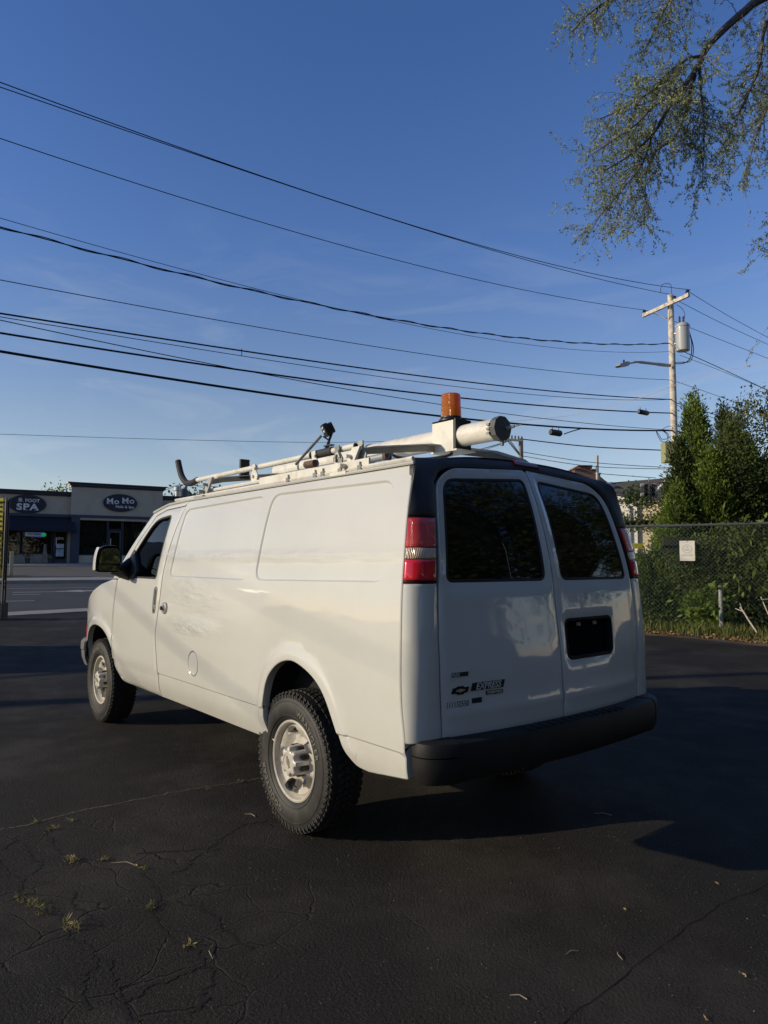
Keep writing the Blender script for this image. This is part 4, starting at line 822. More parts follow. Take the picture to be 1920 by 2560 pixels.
# cracks and weeds
CRK = [[(1.05, 2.21), (1.03, 2.03), (1.07, 1.8), (1.07, 1.65), (1.04, 1.32), (1.05, 1.1), (0.99, 0.82), (0.95, 0.58), (.9, .2), (.85, -.2)], [(0.88, 2.01), (0.7, 2.02), (0.42, 2.02), (0.34, 2.01), (0.32, 1.95), (0.23, 1.84)], [(0.61, 2.29), (0.41, 2.3), (0.31, 2.26), (0.19, 2.27), (0.15, 2.3), (-0.02, 2.27), (-0.14, 2.22), (-0.24, 2.21), (-0.38, 2.21), (-0.52, 2.18), (-0.64, 2.19), (-0.68, 2.24), (-0.8, 2.28), (-0.91, 2.3)], [(0.02, 1.8), (-0.13, 1.8), (-0.23, 1.8), (-0.33, 1.83), (-0.41, 1.89), (-0.55, 1.9), (-0.71, 1.89), (-0.77, 1.88), (-0.9, 1.88), (-1.0, 1.88), (-1.06, 1.95), (-1.12, 1.99), (-1.14, 2.04)], [(-0.64, 2.14), (-0.78, 2.17), (-0.88, 2.18), (-0.95, 2.2), (-1.07, 2.19)], [(0.22, 0.9), (0.25, 1.09), (0.16, 1.32), (0.09, 1.39), (0.11, 1.49), (0.24, 1.73)], [(-0.08, 1.68), (-0.07, 1.62), (0.01, 1.5), (0.05, 1.37)], [(0.73, 2.16), (0.53, 2.15), (0.41, 2.14), (0.32, 2.19)], [(0.73, 2.26), (0.78, 2.21), (0.89, 2.15)], [(-0.36, 1.77), (-0.5, 1.72), (-0.66, 1.71), (-0.78, 1.7), (-0.92, 1.71)], [(-0.94, 2.19), (-0.91, 2.09), (-0.91, 1.99), (-0.91, 1.9)], [(0.02, 2.1), (-0.12, 2.14), (-0.2, 2.12), (-0.37, 2.08)], [(3.9, 1.9), (3.75, 1.2), (3.9, .6), (4.4, 0)], [(-1.92, -.9), (-1.92, -.48), (-1.89, .27), (-1.94, 1.11), (-1.96, 1.5)]]
DKC = mat('crack_dark', (.004, .004, .004), 1.0); SAND = mat('crack_sand', (.13, .11, .075), 1.0, var=.4, vscale=80)
rr = random.Random(9)
for ci2, c_ in enumerate(CRK):
    P = crom(c_, 14); b = MB(); V = []
    T = np.gradient(P, axis=0); T /= np.linalg.norm(T, axis=1)[:, None]+1e-9; Nn = np.stack([-T[:, 1], T[:, 0]], 1)
    j = 0.; z = gz(.9876*P[:, 0]-.157*P[:, 1])
    w0 = .0055 if ci2 else .0050
    if ci2 == 13: w0 = .0022
    for i, (p, n_) in enumerate(zip(P, Nn)):
        j = j*.75+rr.gauss(0, .006); ww = w0*rr.uniform(.25, 1.6); q = p+n_*j
        V += [(*(q-n_*ww), z[i]+.002), (*(q+n_*ww), z[i]+.002)]
    b.add(V, [(2*i, 2*i+1, 2*i+3, 2*i+2) for i in range(len(P)-1)]); obj('pavement_crack', b, SAND if ci2 == 0 else DKC, lot, None)
GRASS = leafmat('weed_leaf', (.10, .13, .04), (.42, .34, .16), .3)
wd = [(0.93, 1.86, .5), (0.87, 1.98, .7), (0.36, 2.01, .8), (0.27, 1.88, .5), (0.05, 1.76, .45), (0.09, 2.3, .6), (-0.02, 2.27, .9), (-0.09, 2.25, .8), (-0.32, 2.2, 1.0), (-0.35, 1.87, .6), (-0.74, 1.87, .5), (0.24, 0.89, .7), (1.04, 2.02, .5), (.98, .75, .4), (.96, 1.0, .3), (1.0, -.3, .7)]
wtxt = ['tiny weed tuft in the long sandy crack near the left edge', 'green weed tuft just below the long sandy crack', 'dry weed tuft in the crack running down from the sandy joint', 'faint green weed tuft beside a thin twig', 'small weed tuft at the head of the jagged crack', 'yellowish weed tuft leftmost in the foreground', 'trailing weed with a long pale stalk on the left', 'right end of the trailing weed in the left crack', 'largest dry brown weed tuft casting a small shadow', 'single bright green weed in the middle jagged crack', 'small orange brown weed lowest in the jagged crack', 'bright green weed against the rear tyre', 'small weed on the sandy joint above the green tuft', 'tiny weed near the rear wheel end of the sandy joint', 'tiny weed midway along the sandy joint', 'green weed under the van behind the rear wheel']
for (x, y, s), lb in zip(wd, wtxt):
    n = int(26*s+10); a = RNG.uniform(0, 2*math.pi, n); rad = RNG.uniform(0, .03*s, n)
    along = .05*s; C = np.stack([x+rad*np.cos(a)+RNG.normal(0, along*.6, n), y+rad*np.sin(a)+RNG.normal(0, .012, n), RNG.uniform(.004, .028*s, n)], 1)
    D = np.stack([np.cos(a), np.sin(a), RNG.uniform(.2, 1.4, n)], 1)
    tag(leaves('weed', C, D, .045*s, .0045, GRASS, None, .3, tint=np.full(n, .75 if 'dry' in lb or 'brown' in lb else .35)), lb, 'weed', 'weeds in the asphalt cracks')
TW = mat('twig_pale', (.30, .25, .17), .9, var=.3, vscale=30)
for (x, y, l, a, lb) in [(.10, 1.78, .14, .4, 'straight pale twig beside the jagged crack'), (-.80, 1.80, .10, 2.4, 'short bent twig low in the left foreground'), (-1.72, .72, .06, 1, 'short pale stick in the right foreground'), (-1.82, .61, .05, 2.2, 'small stick nearest the lower right seam'), (-.97, -.66, .10, .3, 'pale leaf stalk in the shade behind the bumper'), (-1.79, 1.11, .06, .2, 'short stick at the bottom edge of the asphalt'), (.33, 1.0, .08, .1, 'thin pale twig left of the rear wheel')]:
    b = MB(); b.tube([(x, y, .004), (x+l*.5*math.cos(a), y+l*.5*math.sin(a), .008), (x+l*math.cos(a+.3), y+l*math.sin(a+.3), .004)], [.002, .0018, .001], 5); tag(obj('twig', b, TW), lb, 'twig', 'twigs lying on the asphalt')
LFB = leafmat('dead_leaf', (.22, .13, .06), (.42, .30, .16), .1)
tagn = 0
for (x, y, lb) in [(-1.78, -.27, 'curled brown leaf near the right edge of the foreground'), (-1.65, .29, 'pale curled leaf in the middle right foreground'), (-2.22, .73, 'pale leaf scrap at the lower right corner'), (-2.19, .38, 'tiny leaf scrap above the lower right corner'), (.1, 1.78, 'tiny pale leaf at the head of the jagged crack')]:
    C = np.array([[x, y, .006], [x+.012, y+.006, .010], [x-.01, y+.008, .006]]); D = np.array([[1, .3, .3], [.2, 1, .2], [-.7, .4, .3]])
    tag(leaves('fallen_leaf', C, D, .020, .011, LFB, None, .2), lb, 'leaf', 'dead leaves on the asphalt')
n = 5200; C = np.stack([np.where(RNG.random(n) < .7, RNG.uniform(-2.6, 1.6, n), RNG.uniform(-2.6, 7, n)), RNG.uniform(-4, 3, n), np.full(n, .003)], 1)
tag(leaves('grit', C, RNG.normal(0, 1, (n, 3))*[1, 1, .1], .0042, .0032, mat('grit_pale', (.24, .22, .19), .9, var=.5, vscale=3), None, .1), 'pale grit scattered over the dark asphalt', 'grit', kind='stuff')
# ---------------------------------------------------------------- shops
FN = -MV
def F(e, z, o=0.): p = OF+EV*e+FN*o; return np.array([p[0], p[1], z])
def fbox(b, e0, e1, z0, z1, o0, o1): return b.box((e0, z0, o0), (e1, z1, o1), lambda a, c, h: F(a, c, h))
def fb(name, e0, e1, z0, z1, o0, o1, m, par, **k): b = MB(); fbox(b, e0, e1, z0, z1, o0, o1); return obj(name, b, m, par, None, **k)
STUC = mat('stucco_beige', (.40, .35, .27), .9, var=.06, vscale=2, bump=.35, bscale=25, dirt=(.34, .30, .23), dscale=.8)
NAVY = mat('trim_navy', (.030, .038, .065), .55, var=.1); NAVY2 = mat('cornice_dark', (.035, .040, .052), .6); AWN = mat('awning_canvas', (.006, .008, .018), .85); CORN_SUN = mat('cornice_sunlit_tone', (.68, .60, .44), .7)
SHOPG = glassmat('shop_glass', (.55, .60, .60), .01); DKI = mat('shop_interior', (.05, .055, .055), .8, var=.3, vscale=.8); CURT = mat('curtain_pale', (.26, .27, .25), .9, var=.25, vscale=3); SIGNB = mat('sign_navy', (.008, .010, .022), .4); LETW = mat('sign_letters', (.62, .60, .62), .5)
G0 = float(gz(MF))+.10
SHP = empty('shop_building', tuple(F(1, G0)), 'beige stucco strip of shops with dark cornices across the street', 'building')
# walls (foot spa part, set back; nail salon part, proud)
fb('wall', -14, .13, 4.80, 6.22, -.6, -.30, STUC, SHP); fb('wall', .13, 6.55, 4.80, 6.95, -.6, .0, STUC, SHP); fb('wall', 6.55, 30, 4.6, 6.3, -.6, -.30, STUC, SHP)
fb('wall', .13, .16, 6.2, 6.95, -.6, .012, mat('stucco_cream_sunlit', (.50, .42, .29), .9), SHP)  # return strip in lighter stucco, sunlight put into its colour
def cornice(e0, e1, z, o, lft=True):
    b = MB()
    pr = [(0, 0), (.06, 0), (.08, .07), (.16, .12), (.17, .20), (.26, .25), (.28, .33), (0, .33)]
    path = [(e0, -.6), (e0, 0), (e1, 0), (e1, -.6)]; V = []
    # mitred profile
    for i, (e, oo) in enumerate(path):
        for a, h in pr:
            de = -a if i < 2 else a; do = a if i in (1, 2) else 0
            V.append(F(e+de, z+h, o+oo+do))
    n = len(pr); b.add(V, [(i*n+k, i*n+(k+1) % n, (i+1)*n+(k+1) % n, (i+1)*n+k) for i in range(3) for k in range(n)]); return b
c1 = obj('cornice', cornice(.13, 6.55, 6.87, .0), NAVY2, SHP, None)
cm = MB(); pr = [(0, 0), (.06, 0), (.08, .07), (.16, .12), (.17, .20), (.27, .25), (.29, .335), (0, .335)]; V = [F(.125-a, 6.868+h, oo) for oo in (-.6, .27) for a, h in pr]; n = 8; cm.add(V, [(k, (k+1) % n, n+(k+1) % n, n+k) for k in range(n)]); obj('cornice_return', cm, CORN_SUN, c1, None)  # left return of the dark cornice, sunlight painted in as a pale colour
obj('cornice', cornice(-14, .10, 6.16, -.30), NAVY2, SHP, None); obj('cornice', cornice(6.56, 30, 6.22, -.30), NAVY2, SHP, None)
fb('fascia', -14, .13, 4.66, 4.86, -.5, -.20, NAVY, SHP); fb('fascia', .13, 30, 4.66, 4.86, -.5, .10, NAVY, SHP)
fb('pilaster', .18, .74, G0-.3, 4.66, -.5, .06, NAVY, SHP); fb('pilaster', 5.5, 6.2, G0-.3, 4.66, -.5, .06, NAVY, SHP); fb('header', .74, 5.5, 4.50, 4.66, -.5, .02, STUC, SHP)
fb('door_jamb', .0, .18, G0-.3, 4.0, -.6, -.22, STUC, SHP)
# awning
aw = MB(); V = [F(-13, 4.60, -.25), F(.35, 4.60, -.25), F(.45, 3.78, .75), F(-13, 3.78, .75), F(.45, 3.58, .76), F(-13, 3.58, .76), F(.42, 3.58, -.25)]; aw.add(V, [(0, 1, 2, 3), (3, 2, 4, 5), (1, 6, 4, 2)]); AWO = obj('awning', aw, AWN, SHP, None)
# interior backing + floor of shop
fb('interior_wall', -14, 30, G0, 4.7, -3.2, -3.1, DKI, SHP); fb('interior_floor', -14, 30, G0-.02, G0, -3.2, -.4, DKI, SHP); fb('interior_ceiling', -14, 30, 4.62, 4.66, -3.2, -.5, DKI, SHP); fb('roof_deck', -14, 30, 5.9, 6.1, -14, -.6, NAVY2, SHP); fb('side_wall', -14.2, -14, G0-.3, 6.2, -14, -.3, STUC, SHP); fb('rear_wall', -14, 30, G0-.3, 6.2, -14.3, -14, STUC, SHP)
def window(e0, e1, z0, z1, o, frames=.05, sill=True, m=SHOPG):
    b = MB()
    fbox(b, e0, e0+frames, z0, z1, o, o+.08); fbox(b, e1-frames, e1, z0, z1, o, o+.08); fbox(b, e0+frames, e1-frames, z1-frames, z1, o, o+.08); fbox(b, e0+frames, e1-frames, z0, z0+frames, o, o+.08)
    w_ = obj('window', b, NAVY, SHP, None); w_['kind_note'] = 1; del w_['kind_note']
    fb('pane', e0+frames, e1-frames, z0+frames, z1-frames, o+.03, o+.042, m, w_); return w_
fb('stall_riser', -14, -.98, G0-.3, 1.93, -.55, -.30, STUC, SHP); fb('sill', -14, -.96, 1.93, 1.99, -.55, -.24, CONC, SHP)
for e0, e1 in ((-8.5, -5.8), (-5.75, -3.0), (-2.90, -.98)): window(e0, e1, 1.99, 3.72, -.40)
fb('stall_riser', .74, 2.66, G0-.3, 1.93, -.3, -.04, STUC, SHP); window(.74, 2.66, 1.95, 4.50, -.2); window(2.70, 3.66, 3.83, 4.50, -.2); window(3.72, 5.5, 1.95, 4.50, -.2); fb('stall_riser', 3.72, 5.5, G0-.3, 1.93, -.3, -.04, STUC, SHP)
def door(e0, e1, z1, o, lbl):
    b = MB()
    for a, c in ((e0, e0+.12), (e1-.12, e1)): fbox(b, a, c, G0+.08, z1, o, o+.07)
    for a, c in ((G0+.08, G0+.35), (z1-.12, z1), (G0+1.05, G0+1.13)): fbox(b, e0+.12, e1-.12, a, c, o, o+.07)
    d = obj('door', b, NAVY2, SHP, None); fb('pane', e0+.12, e1-.12, G0+.35, z1-.12, o+.03, o+.04, SHOPG, d); hb_ = MB(); hb_.tube([tuple(F(e0+.17, G0+1.3, o+.12)), tuple(F(e0+.17, G0+1.9, o+.12))], .025, 6); obj('door_handle', hb_, mat('handle_bright', (.6, .6, .6), .3, metal=.6), d); d['label'] = lbl; return d
dA = door(-.90, .0, 3.70, -.42, 'dark glass shop door with a white poster'); dB = door(2.72, 3.64, 3.76, -.2, 'glass salon door under a transom')
for e0, e1, z0, z1 in ((-.96, .0, 3.7, 4.66), (-14, -.9, 3.72, 4.66)): fb('door_header', e0, e1, z0, z1, -.55, -.42, NAVY2, SHP)
# curtains and things inside
def curtain(e0, e1, z0, z1, o, m=CURT, fold=.16):
    b = MB(); xs_ = np.arange(e0, e1, fold/4); V = []
    for i, x in enumerate(xs_): V += [F(x, z0, o+.05*math.sin(i*math.pi/2)), F(x, z1, o+.05*math.sin(i*math.pi/2+.3))]
    b.add(V, [(2*i, 2*i+2, 2*i+3, 2*i+1) for i in range(len(xs_)-1)]); return obj('curtain', b, m, SHP, None)
curtain(.85, 2.6, 1.98, 4.4, -.9); curtain(3.8, 5.4, 2.0, 4.4, -1.1, mat('curtain_dim', (.14, .16, .17), .9, var=.3)); curtain(-3.3, -3.05, 2.0, 3.7, -.7); curtain(-8.3, -5.9, 2.0, 3.6, -1.2, mat('curtain_blue', (.10, .13, .17), .9, var=.4))
fb('counter', -2.7, -1.2, G0, 2.5, -1.9, -1.4, mat('counter', (.16, .14, .13), .7, var=.4, vscale=3), SHP); fb('poster', -.72, -.22, 1.85, 2.75, -.38, -.372, mat('poster_pale', (.36, .42, .46), .6, var=.5, vscale=3), dA)
fb('poster', 1.0, 2.3, 2.1, 2.5, -.24, -.232, mat('poster_dim', (.2, .22, .23), .6, var=.6, vscale=3), SHP)
for e, z, s in ((-3.55, 3.05, .18), (-1.25, 3.1, .17), (-2.1, 2.75, .28), (1.75, 2.6, .16)):
    b = MB(); b.lathe([(0, -.02), (s, -.02), (s*.7, .03), (0, .03)], lambda X, Y, H: F(e+X*1.4, z+Y, -.6+H), 10, False); obj('hanging_ornament', b, mat('ornament_dark', (.05, .015, .02), .7), SHP)
# lit OPEN style panel
led = fb('light_panel', -2.72, -1.52, 3.24, 3.54, -.46, -.43, None, SHP)
def emis(nm, c, s): m, t, b = new_mat(nm); b.inputs['Base Color'].default_value = (*c, 1); b.inputs['Emission Color'].default_value = (*c, 1); b.inputs['Emission Strength'].default_value = s; return m
led.data.materials.append(emis('led_panel_pale', (.42, .46, .72), .32))
b = MB(); b.lathe([(0, 0), (.15, 0), (.15, .02), (0, .02)], lambda X, Y, H: F(-1.53+X, 3.38+Y, -.42+H), 14, False); obj('light_ring', b, emis('led_green', (.05, .9, .45), .6), led); fb('light_bar', -2.1, -1.62, 3.19, 3.24, -.45, -.42, emis('led_blue', (.10, .10, .9), .7), led)
text('light_letters', 'Chinese Massage', .15, F(-2.18, 3.43, -.425), EV, (0, 0, 1), .004, NAVY, led, bold=.002, sx=.8)
text('door_letters', 'SPA', .26, F(-.45, 3.12, -.37), EV, (0, 0, 1), .004, LETW, dA, bold=.004)
def oval_sign(e, z, o, lab):
    b = MB(); b.prism([(1.19*math.cos(t), .66*math.sin(t)) for t in np.linspace(0, 2*math.pi, 48, endpoint=False)], lambda a, c, h: F(e+a, z+c, o+h), 0, .12); s_ = obj('oval_sign', b, SIGNB, None, 30); return tag(s_, lab, 'sign')
sA = oval_sign(-2.66, 5.50, -.30, 'navy oval FOOT SPA sign above the awning'); sB = oval_sign(3.47, 5.83, .0, 'navy oval Mo Mo Nails & Spa sign on the taller shop front')
def ft(txt, size, e, z, o, par, bold=.01, sx=1., **k): return text('sign_letters', txt, size, F(e, z, o), EV, (0, 0, 1), .03, LETW, par, bold=bold, sx=sx, **k)
ft('FOOT', .31, -2.36, 5.74, -.16, sA, .008, 1.1); ft('SPA', .62, -2.66, 5.28, -.16, sA, .022, 1.25, spacing=1.12)
# serif feet
def serif(e, z, wd_, o, par): b = MB(); fbox(b, e-wd_/2, e+wd_/2, z-.014, z+.014, o, o+.03); obj('letter_serif', b, LETW, par, None)
for e in (-2.70, -2.15, -2.48): serif(e, 5.085 if e != -2.48 else 5.085, .13, -.165, sA)
b = MB(); b.lathe([(.07, 0), (.115, 0), (.115, .03), (.07, .03)], lambda X, Y, H: F(-3.12+X, 5.80+Y, -.17+H), 18, False); b.prism([(.06*math.cos(t)+.02, .05*math.sin(t)-.03) for t in np.linspace(0, 2*math.pi, 10, endpoint=False)], lambda a, c, h: F(-3.12+a, 5.80+c, -.17+h), 0, .03); obj('sign_emblem', b, LETW, sA, 30); fb('emblem_underline', -3.28, -2.92, 5.655, 5.675, -.17, -.15, LETW, sA)
ft('Mo', .60, 2.93, 5.92, .13, sB, .008, 1.10, spacing=1.08); ft('Mo', .60, 4.0, 6.0, .13, sB, .008, 1.10, spacing=1.08); ft('Nails & Spa', .27, 3.78, 5.54, .13, sB, .004, 1.05)
for e in (2.69, 2.96, 3.74, 4.01): serif(e, 5.73+(.08 if e > 3.5 else 0), .14, .125, sB)
# shop furniture
WOOD = mat('board_wood', (.16, .13, .10), .8, var=.3, vscale=8)
ab = MB()
for sg in (1, -1): ab.prism([(-.16, 0), (.22, 0), (.05, 1.28), (-.05, 1.28)], lambda a, c, h: F(-1.52+a*1.0, G0+.1+c, .6+sg*(.35-.30*c/1.28)+h), -.02, .02)
abm = obj('sandwich_board', ab, WOOD, None, None); tag(abm, 'grey wooden sandwich board standing below the foot spa window', 'sandwich board')
FOL = leafmat('planter_leaf', (.01, .02, .01), (.04, .07, .02), .2)
for i, (e, lb) in enumerate([(-3.6, 'dark potted plant at the left end of the foot spa window'), (-2.55, 'dark potted plant left of the sandwich board'), (-1.15, 'dark potted plant right of the sandwich board')]):
    b = MB(); b.lathe([(0, G0+.08), (.14, G0+.08), (.18, G0+.42), (.16, G0+.42), (0, G0+.38)], lambda X, Y, H: F(e+X, H, .35+Y), 12, False); po = tag(obj('potted_plant', b, mat('pot_dark', (.05, .045, .04), .8)), lb, 'potted plant', 'potted plants outside the shops')
    n = 220; C = np.array([F(e+RNG.normal(0, .16), G0+.62+RNG.normal(0, .16), .35+RNG.normal(0, .16)) for _ in range(n)]); leaves('foliage', C, RNG.normal(0, 1, (n, 3)), .09, .04, FOL, po)
PW = mat('post_wood', (.60, .47, .28), .8, var=.15, vscale=9); PD = mat('post_brown', (.045, .028, .02), .8)
for m_, e, hh, ww, mt, lb in [(34.6, -4.05, 1.15, .16, PW, 'sunlit square wooden post by the sidewalk opposite'), (34.3, -4.52, 1.25, .30, PD, 'dark brown post left of the sunlit wooden post')]:
    b = MB(); b.box((-ww/2, -.10, 0), (ww/2, .10, hh), lambda a, c, h: W(m_+c, e+a, .1+h)); b.box((-ww/2-.02, -.12, hh), (ww/2+.02, .12, hh+.04), lambda a, c, h: W(m_+c, e+a, .1+h)); tag(obj('wooden_post', b, mt, None, None), lb, 'post')
n = 900; C = np.array([W(RNG.uniform(32.5, 35), RNG.uniform(-9, -4.3), .15+abs(RNG.normal(0, .12))) for _ in range(n)]); tag(leaves('sidewalk_grass', C, np.tile([0, 0, 1.], (n, 1)), .25, .06, leafmat('dry_grass', (.10, .11, .04), (.32, .28, .14), .3)), 'dry grass patch beside the far sidewalk', 'grass', kind='stuff')
b = MB(); b.tube([W(34, -4.75, .1), W(34, -4.95, 1.9)], [.03, .012], 5); b.tube([W(34, -4.7, .1), W(34, -4.62, 1.2)], [.025, .01], 5); b.tube([W(34, -4.8, .6), W(34, -5.2, 1.3)], [.015, .006], 5); tag(obj('bare_sapling', b, TW), 'thin bare sapling beside the brown post', 'sapling')
# rooftop vent
rv = MB(); pv = px(444, 1225, 56); rv.lathe([(0, pv[2]-1.2), (.20, pv[2]-1.2), (.20, pv[2]-.1), (.30, pv[2]-.05), (.30, pv[2]+.22), (.18, pv[2]+.32), (0, pv[2]+.32)], lambda X, Y, H: (pv[0]+X, pv[1]+Y, H), 14, False); obj('roof_vent', rv, mat('galvanised_vent', (.42, .42, .40), .4, metal=.4), SHP)
pv = px(458, 1232, 57); b = MB(); b.lathe([(0, pv[2]-1.), (.42, pv[2]-1.), (.45, pv[2]+.1), (.3, pv[2]+.32), (0, pv[2]+.36)], lambda X, Y, H: (pv[0]+X, pv[1]+Y, H), 12, False); obj('roof_fan', b, mat('fan_dark', (.08, .08, .08), .6), SHP)
# yellow sign rack on the left edge
yb = px(-5, 1545, 17.2); YR = empty('sign_rack', (yb[0], yb[1], gzp(yb[0], yb[1])), 'tall black frame holding a yellow banner at the left edge', 'sign rack')
gy = gzp(yb[0], yb[1]); ex_ = -_r/np.linalg.norm(_r); fh = np.array([math.cos(YAW), math.sin(YAW), 0])
def Y(a, h, c=0.): return yb*np.array([1, 1, 0])+ex_*a+fh*c+np.array([0, 0, gy+h])
BK = mat('rack_black_metal', (.008, .008, .010), .5)
for a in (-.09, .95):
    for c in (0, .10): b = MB(); b.tube([Y(a, .1, c), Y(a, 3.0, c)], .028, 6); obj('upright', b, BK, YR)
for h in (.45, .9, 1.35, 1.75, 2.15, 2.9):
    for c in (0, .10): b = MB(); b.tube([Y(-.09, h, c), Y(.95, h, c)], .02, 6); obj('rail', b, BK, YR)
    b = MB(); b.tube([Y(-.09, h, 0), Y(-.09, h, .10)], .018, 6); obj('rail', b, BK, YR)
for h in (1.8, 2.15): b = MB(); b.tube([Y(.05, .2, .0), Y(.05, h, .0)], .012, 5); obj('rail', b, BK, YR)
YM = mat('banner_yellow', (.62, .50, .03), .6, var=.06)
b = MB(); b.box((.0, 1.05, .02), (.9, 3.0, .04), lambda a, c, h: Y(a, c, h)); YBN = obj('yellow_banner', b, YM, YR, None)
for k in range(14): b = MB(); b.box((.03, 1.2+k*.12, .012), (.09, 1.25+k*.12, .019), lambda a, c, h: Y(a, c, h)); obj('banner_print', b, BLK, YBN, None)
b = MB(); b.box((-.13, .05, -.1), (.9, .42, .2), lambda a, c, h: Y(a, c, h)); obj('base_box', b, BK, YR, None)
for c in (0, .10): b = MB(); b.lathe([(0, -.03), (.11, -.03), (.11, .03), (0, .03)], lambda X, Y_, H: Y(.1+X, .11+Y_, c-.06+H), 14, False); obj('caster', b, BK, YR)
# ---------------------------------------------------------------- utility pole and wires
WOODP = mat('pole_wood', (.62, .56, .47), .85, var=.25, vscale=6, bump=.5, bscale=18, dirt=(.22, .17, .12), dscale=5)
PB = px(1684, 1090, 30); PT = px(1676, 738, 30); pz0 = gzp(PB[0], PB[1])
POLE = empty('utility_pole', (PT[0], PT[1], pz0), 'tall wooden utility pole with crossarm, grey transformer and street lamp', 'utility pole')
b = MB(); b.tube([(PT[0], PT[1], pz0-.2), (PT[0], PT[1], PT[2])], [.17, .125], 16); obj('pole_shaft', b, WOODP, POLE, 40)
AL, AR_ = px(1612, 790, 31.2), px(1727, 738, 28.7); ad = AR_-AL; ad /= np.linalg.norm(ad); an = np.cross(ad, [0, 0, 1.])
def arm_box(P0, P1, w_, h_, m, nm, par): b = MB(); d = P1-P0; l = np.linalg.norm(d); d = d/l; n_ = np.cross(d, [0, 0, 1.]); n_ /= np.linalg.norm(n_); u_ = np.cross(n_, d); b.box((0, -w_, -h_), (l, w_, h_), lambda a, c, h: P0+d*a+n_*c+u_*h); return obj(nm, b, m, par, None)
off_ = an*.16; off_ = off_ if (off_@(CAM-PT)) > 0 else -off_
CA = arm_box(AL+off_*.6, AR_+off_*.6, .055, .075, WOODP, 'crossarm', POLE)
mid = (AL+AR_)/2+off_*.7
for q in (.25, .62): b = MB(); pa = AL+(AR_-AL)*q+off_*.7; b.tube([pa-[0, 0, .05], PT+off_*.8-[0, 0, 1.15]], .018, 5); obj('crossarm_brace', b, mat('brace_grey', (.45, .44, .42), .5, metal=.3), POLE)
INS = mat('insulator', (.06, .05, .05), .3)
for q in (.03, .97, .70): b = MB(); pa = AL+(AR_-AL)*q+off_*.6; b.lathe([(0, .07), (.03, .07), (.03, .12), (.09, .14), (.05, .18), (.09, .20), (.03, .25), (0, .25)], lambda X, Y_, H: pa+np.array([X, Y_, H]), 10, False); obj('insulator', b, INS, POLE)
TX = px(1707, 843, 29.6); b = MB(); b.lathe([(0, -.62), (.27, -.60), (.285, -.5), (.28, .42), (.30, .44), (.30, .50), (.22, .60), (0, .62)], lambda X, Y_, H: TX+np.array([X, Y_, H]), 24, False); TR = obj('transformer', b, mat('transformer_grey', (.40, .42, .42), .45, coat=.2), POLE, 40)
for dx in (-.12, .05): b = MB(); b.lathe([(0, .58), (.05, .58), (.035, .68), (.05, .72), (.035, .78), (.05, .82), (.035, .9), (0, .95)], lambda X, Y_, H: TX+_r*dx+np.array([X, Y_, H]), 8, False); obj('bushing', b, INS, TR)
for h in (-.2, .25): b = MB(); b.tube([TX+[0, 0, h], (PT[0], PT[1], TX[2]+h)], .04, 5); obj('mount_bracket', b, INS, TR)
b = MB(); b.tube(crom([TX+_r*.28+[0, 0, .3], TX+_r*.38+[0, 0, -.3], TX+_r*.30+[0, 0, -.9], TX+[0, 0, -1.15], np.array([PT[0], PT[1], TX[2]-1.05])], 6), .022, 5); b.tube(crom([TX+_r*.30+[0, 0, .2], TX+_r*.45+[0, 0, -.5], TX+_r*.3+[0, 0, -1.05], TX-_r*.1+[0, 0, -1.1], np.array([PT[0], PT[1], TX[2]-1.0])], 6), .018, 5); obj('drop_cable', b, BLK, TR)
b = MB(); b.tube(crom([px(1651, 731, 30), px(1654, 714, 30), px(1665, 709, 30), px(1677, 713, 30), px(1679, 738, 30)], 6), .012, 5); b.tube(crom([px(1690, 762, 29.8), px(1706, 772, 29.7), px(1712, 790, 29.6), px(1706, 802, 29.6)], 6), .012, 5); obj('jumper_wire', b, BLK, POLE)
LA = MB(); LA.tube(crom([px(1674, 914, 29.8), px(1640, 910, 28.9), px(1595, 905, 28.1), px(1580, 907, 27.9), px(1568, 910, 27.8)], 6), [.075]*6+[.06]*6+[.045]*6+[.035]*6+[.035], 8); LO = obj('street_lamp_arm', LA, mat('lamp_arm_pale', (.50, .46, .38), .5), POLE, 40)
h0, h1 = px(1569, 910, 27.8), px(1542, 914, 27.4); LH = MB(); dd_ = h1-h0; ln_ = np.linalg.norm(dd_); dd_ /= ln_; sd_ = np.cross(dd_, [0, 0, 1.]); sd_ /= np.linalg.norm(sd_)
LH.prism([(0, -.03), (.0, .07), (.2, .10), (ln_*.8, .06), (ln_, -.02), (ln_*.8, -.09), (.1, -.09)], lambda a, c, h: h0+dd_*a+np.array([0, 0, c])+sd_*h, -.11, .11); LHO = obj('lamp_head', LH, mat('lamp_head_grey', (.42, .41, .38), .5), LO, 30)
b = MB(); b.lathe([(0, .09), (.04, .09), (.035, .19), (0, .2)], lambda X, Y_, H: h0+dd_*.25+np.array([X, Y_, H]), 8, False); obj('photocell', b, BLK, LHO)
BX = px(1675, 1132, 29.6); b = MB(); b.box((-.29, -.25, -.42), (.32, .25, .44), lambda a, c, h: BX+_r*a*1+fh*c+np.array([0, 0, h])); CBX = obj('control_cabinet', b, mat('cabinet_olive', (.30, .30, .14), .6), POLE, None)
b = MB(); b.box((.20, -.27, -.05), (.23, -.25, .1), lambda a, c, h: BX+_r*a+fh*c+np.array([0, 0, h])); obj('cabinet_latch', b, BLK, CBX)
WD = _r*-.817+fh*-.577; WD /= np.linalg.norm(WD); WN = np.cross(WD, [0, 0, 1.])
WIREM = mat('wire_black', (.006, .006, .008), .8)
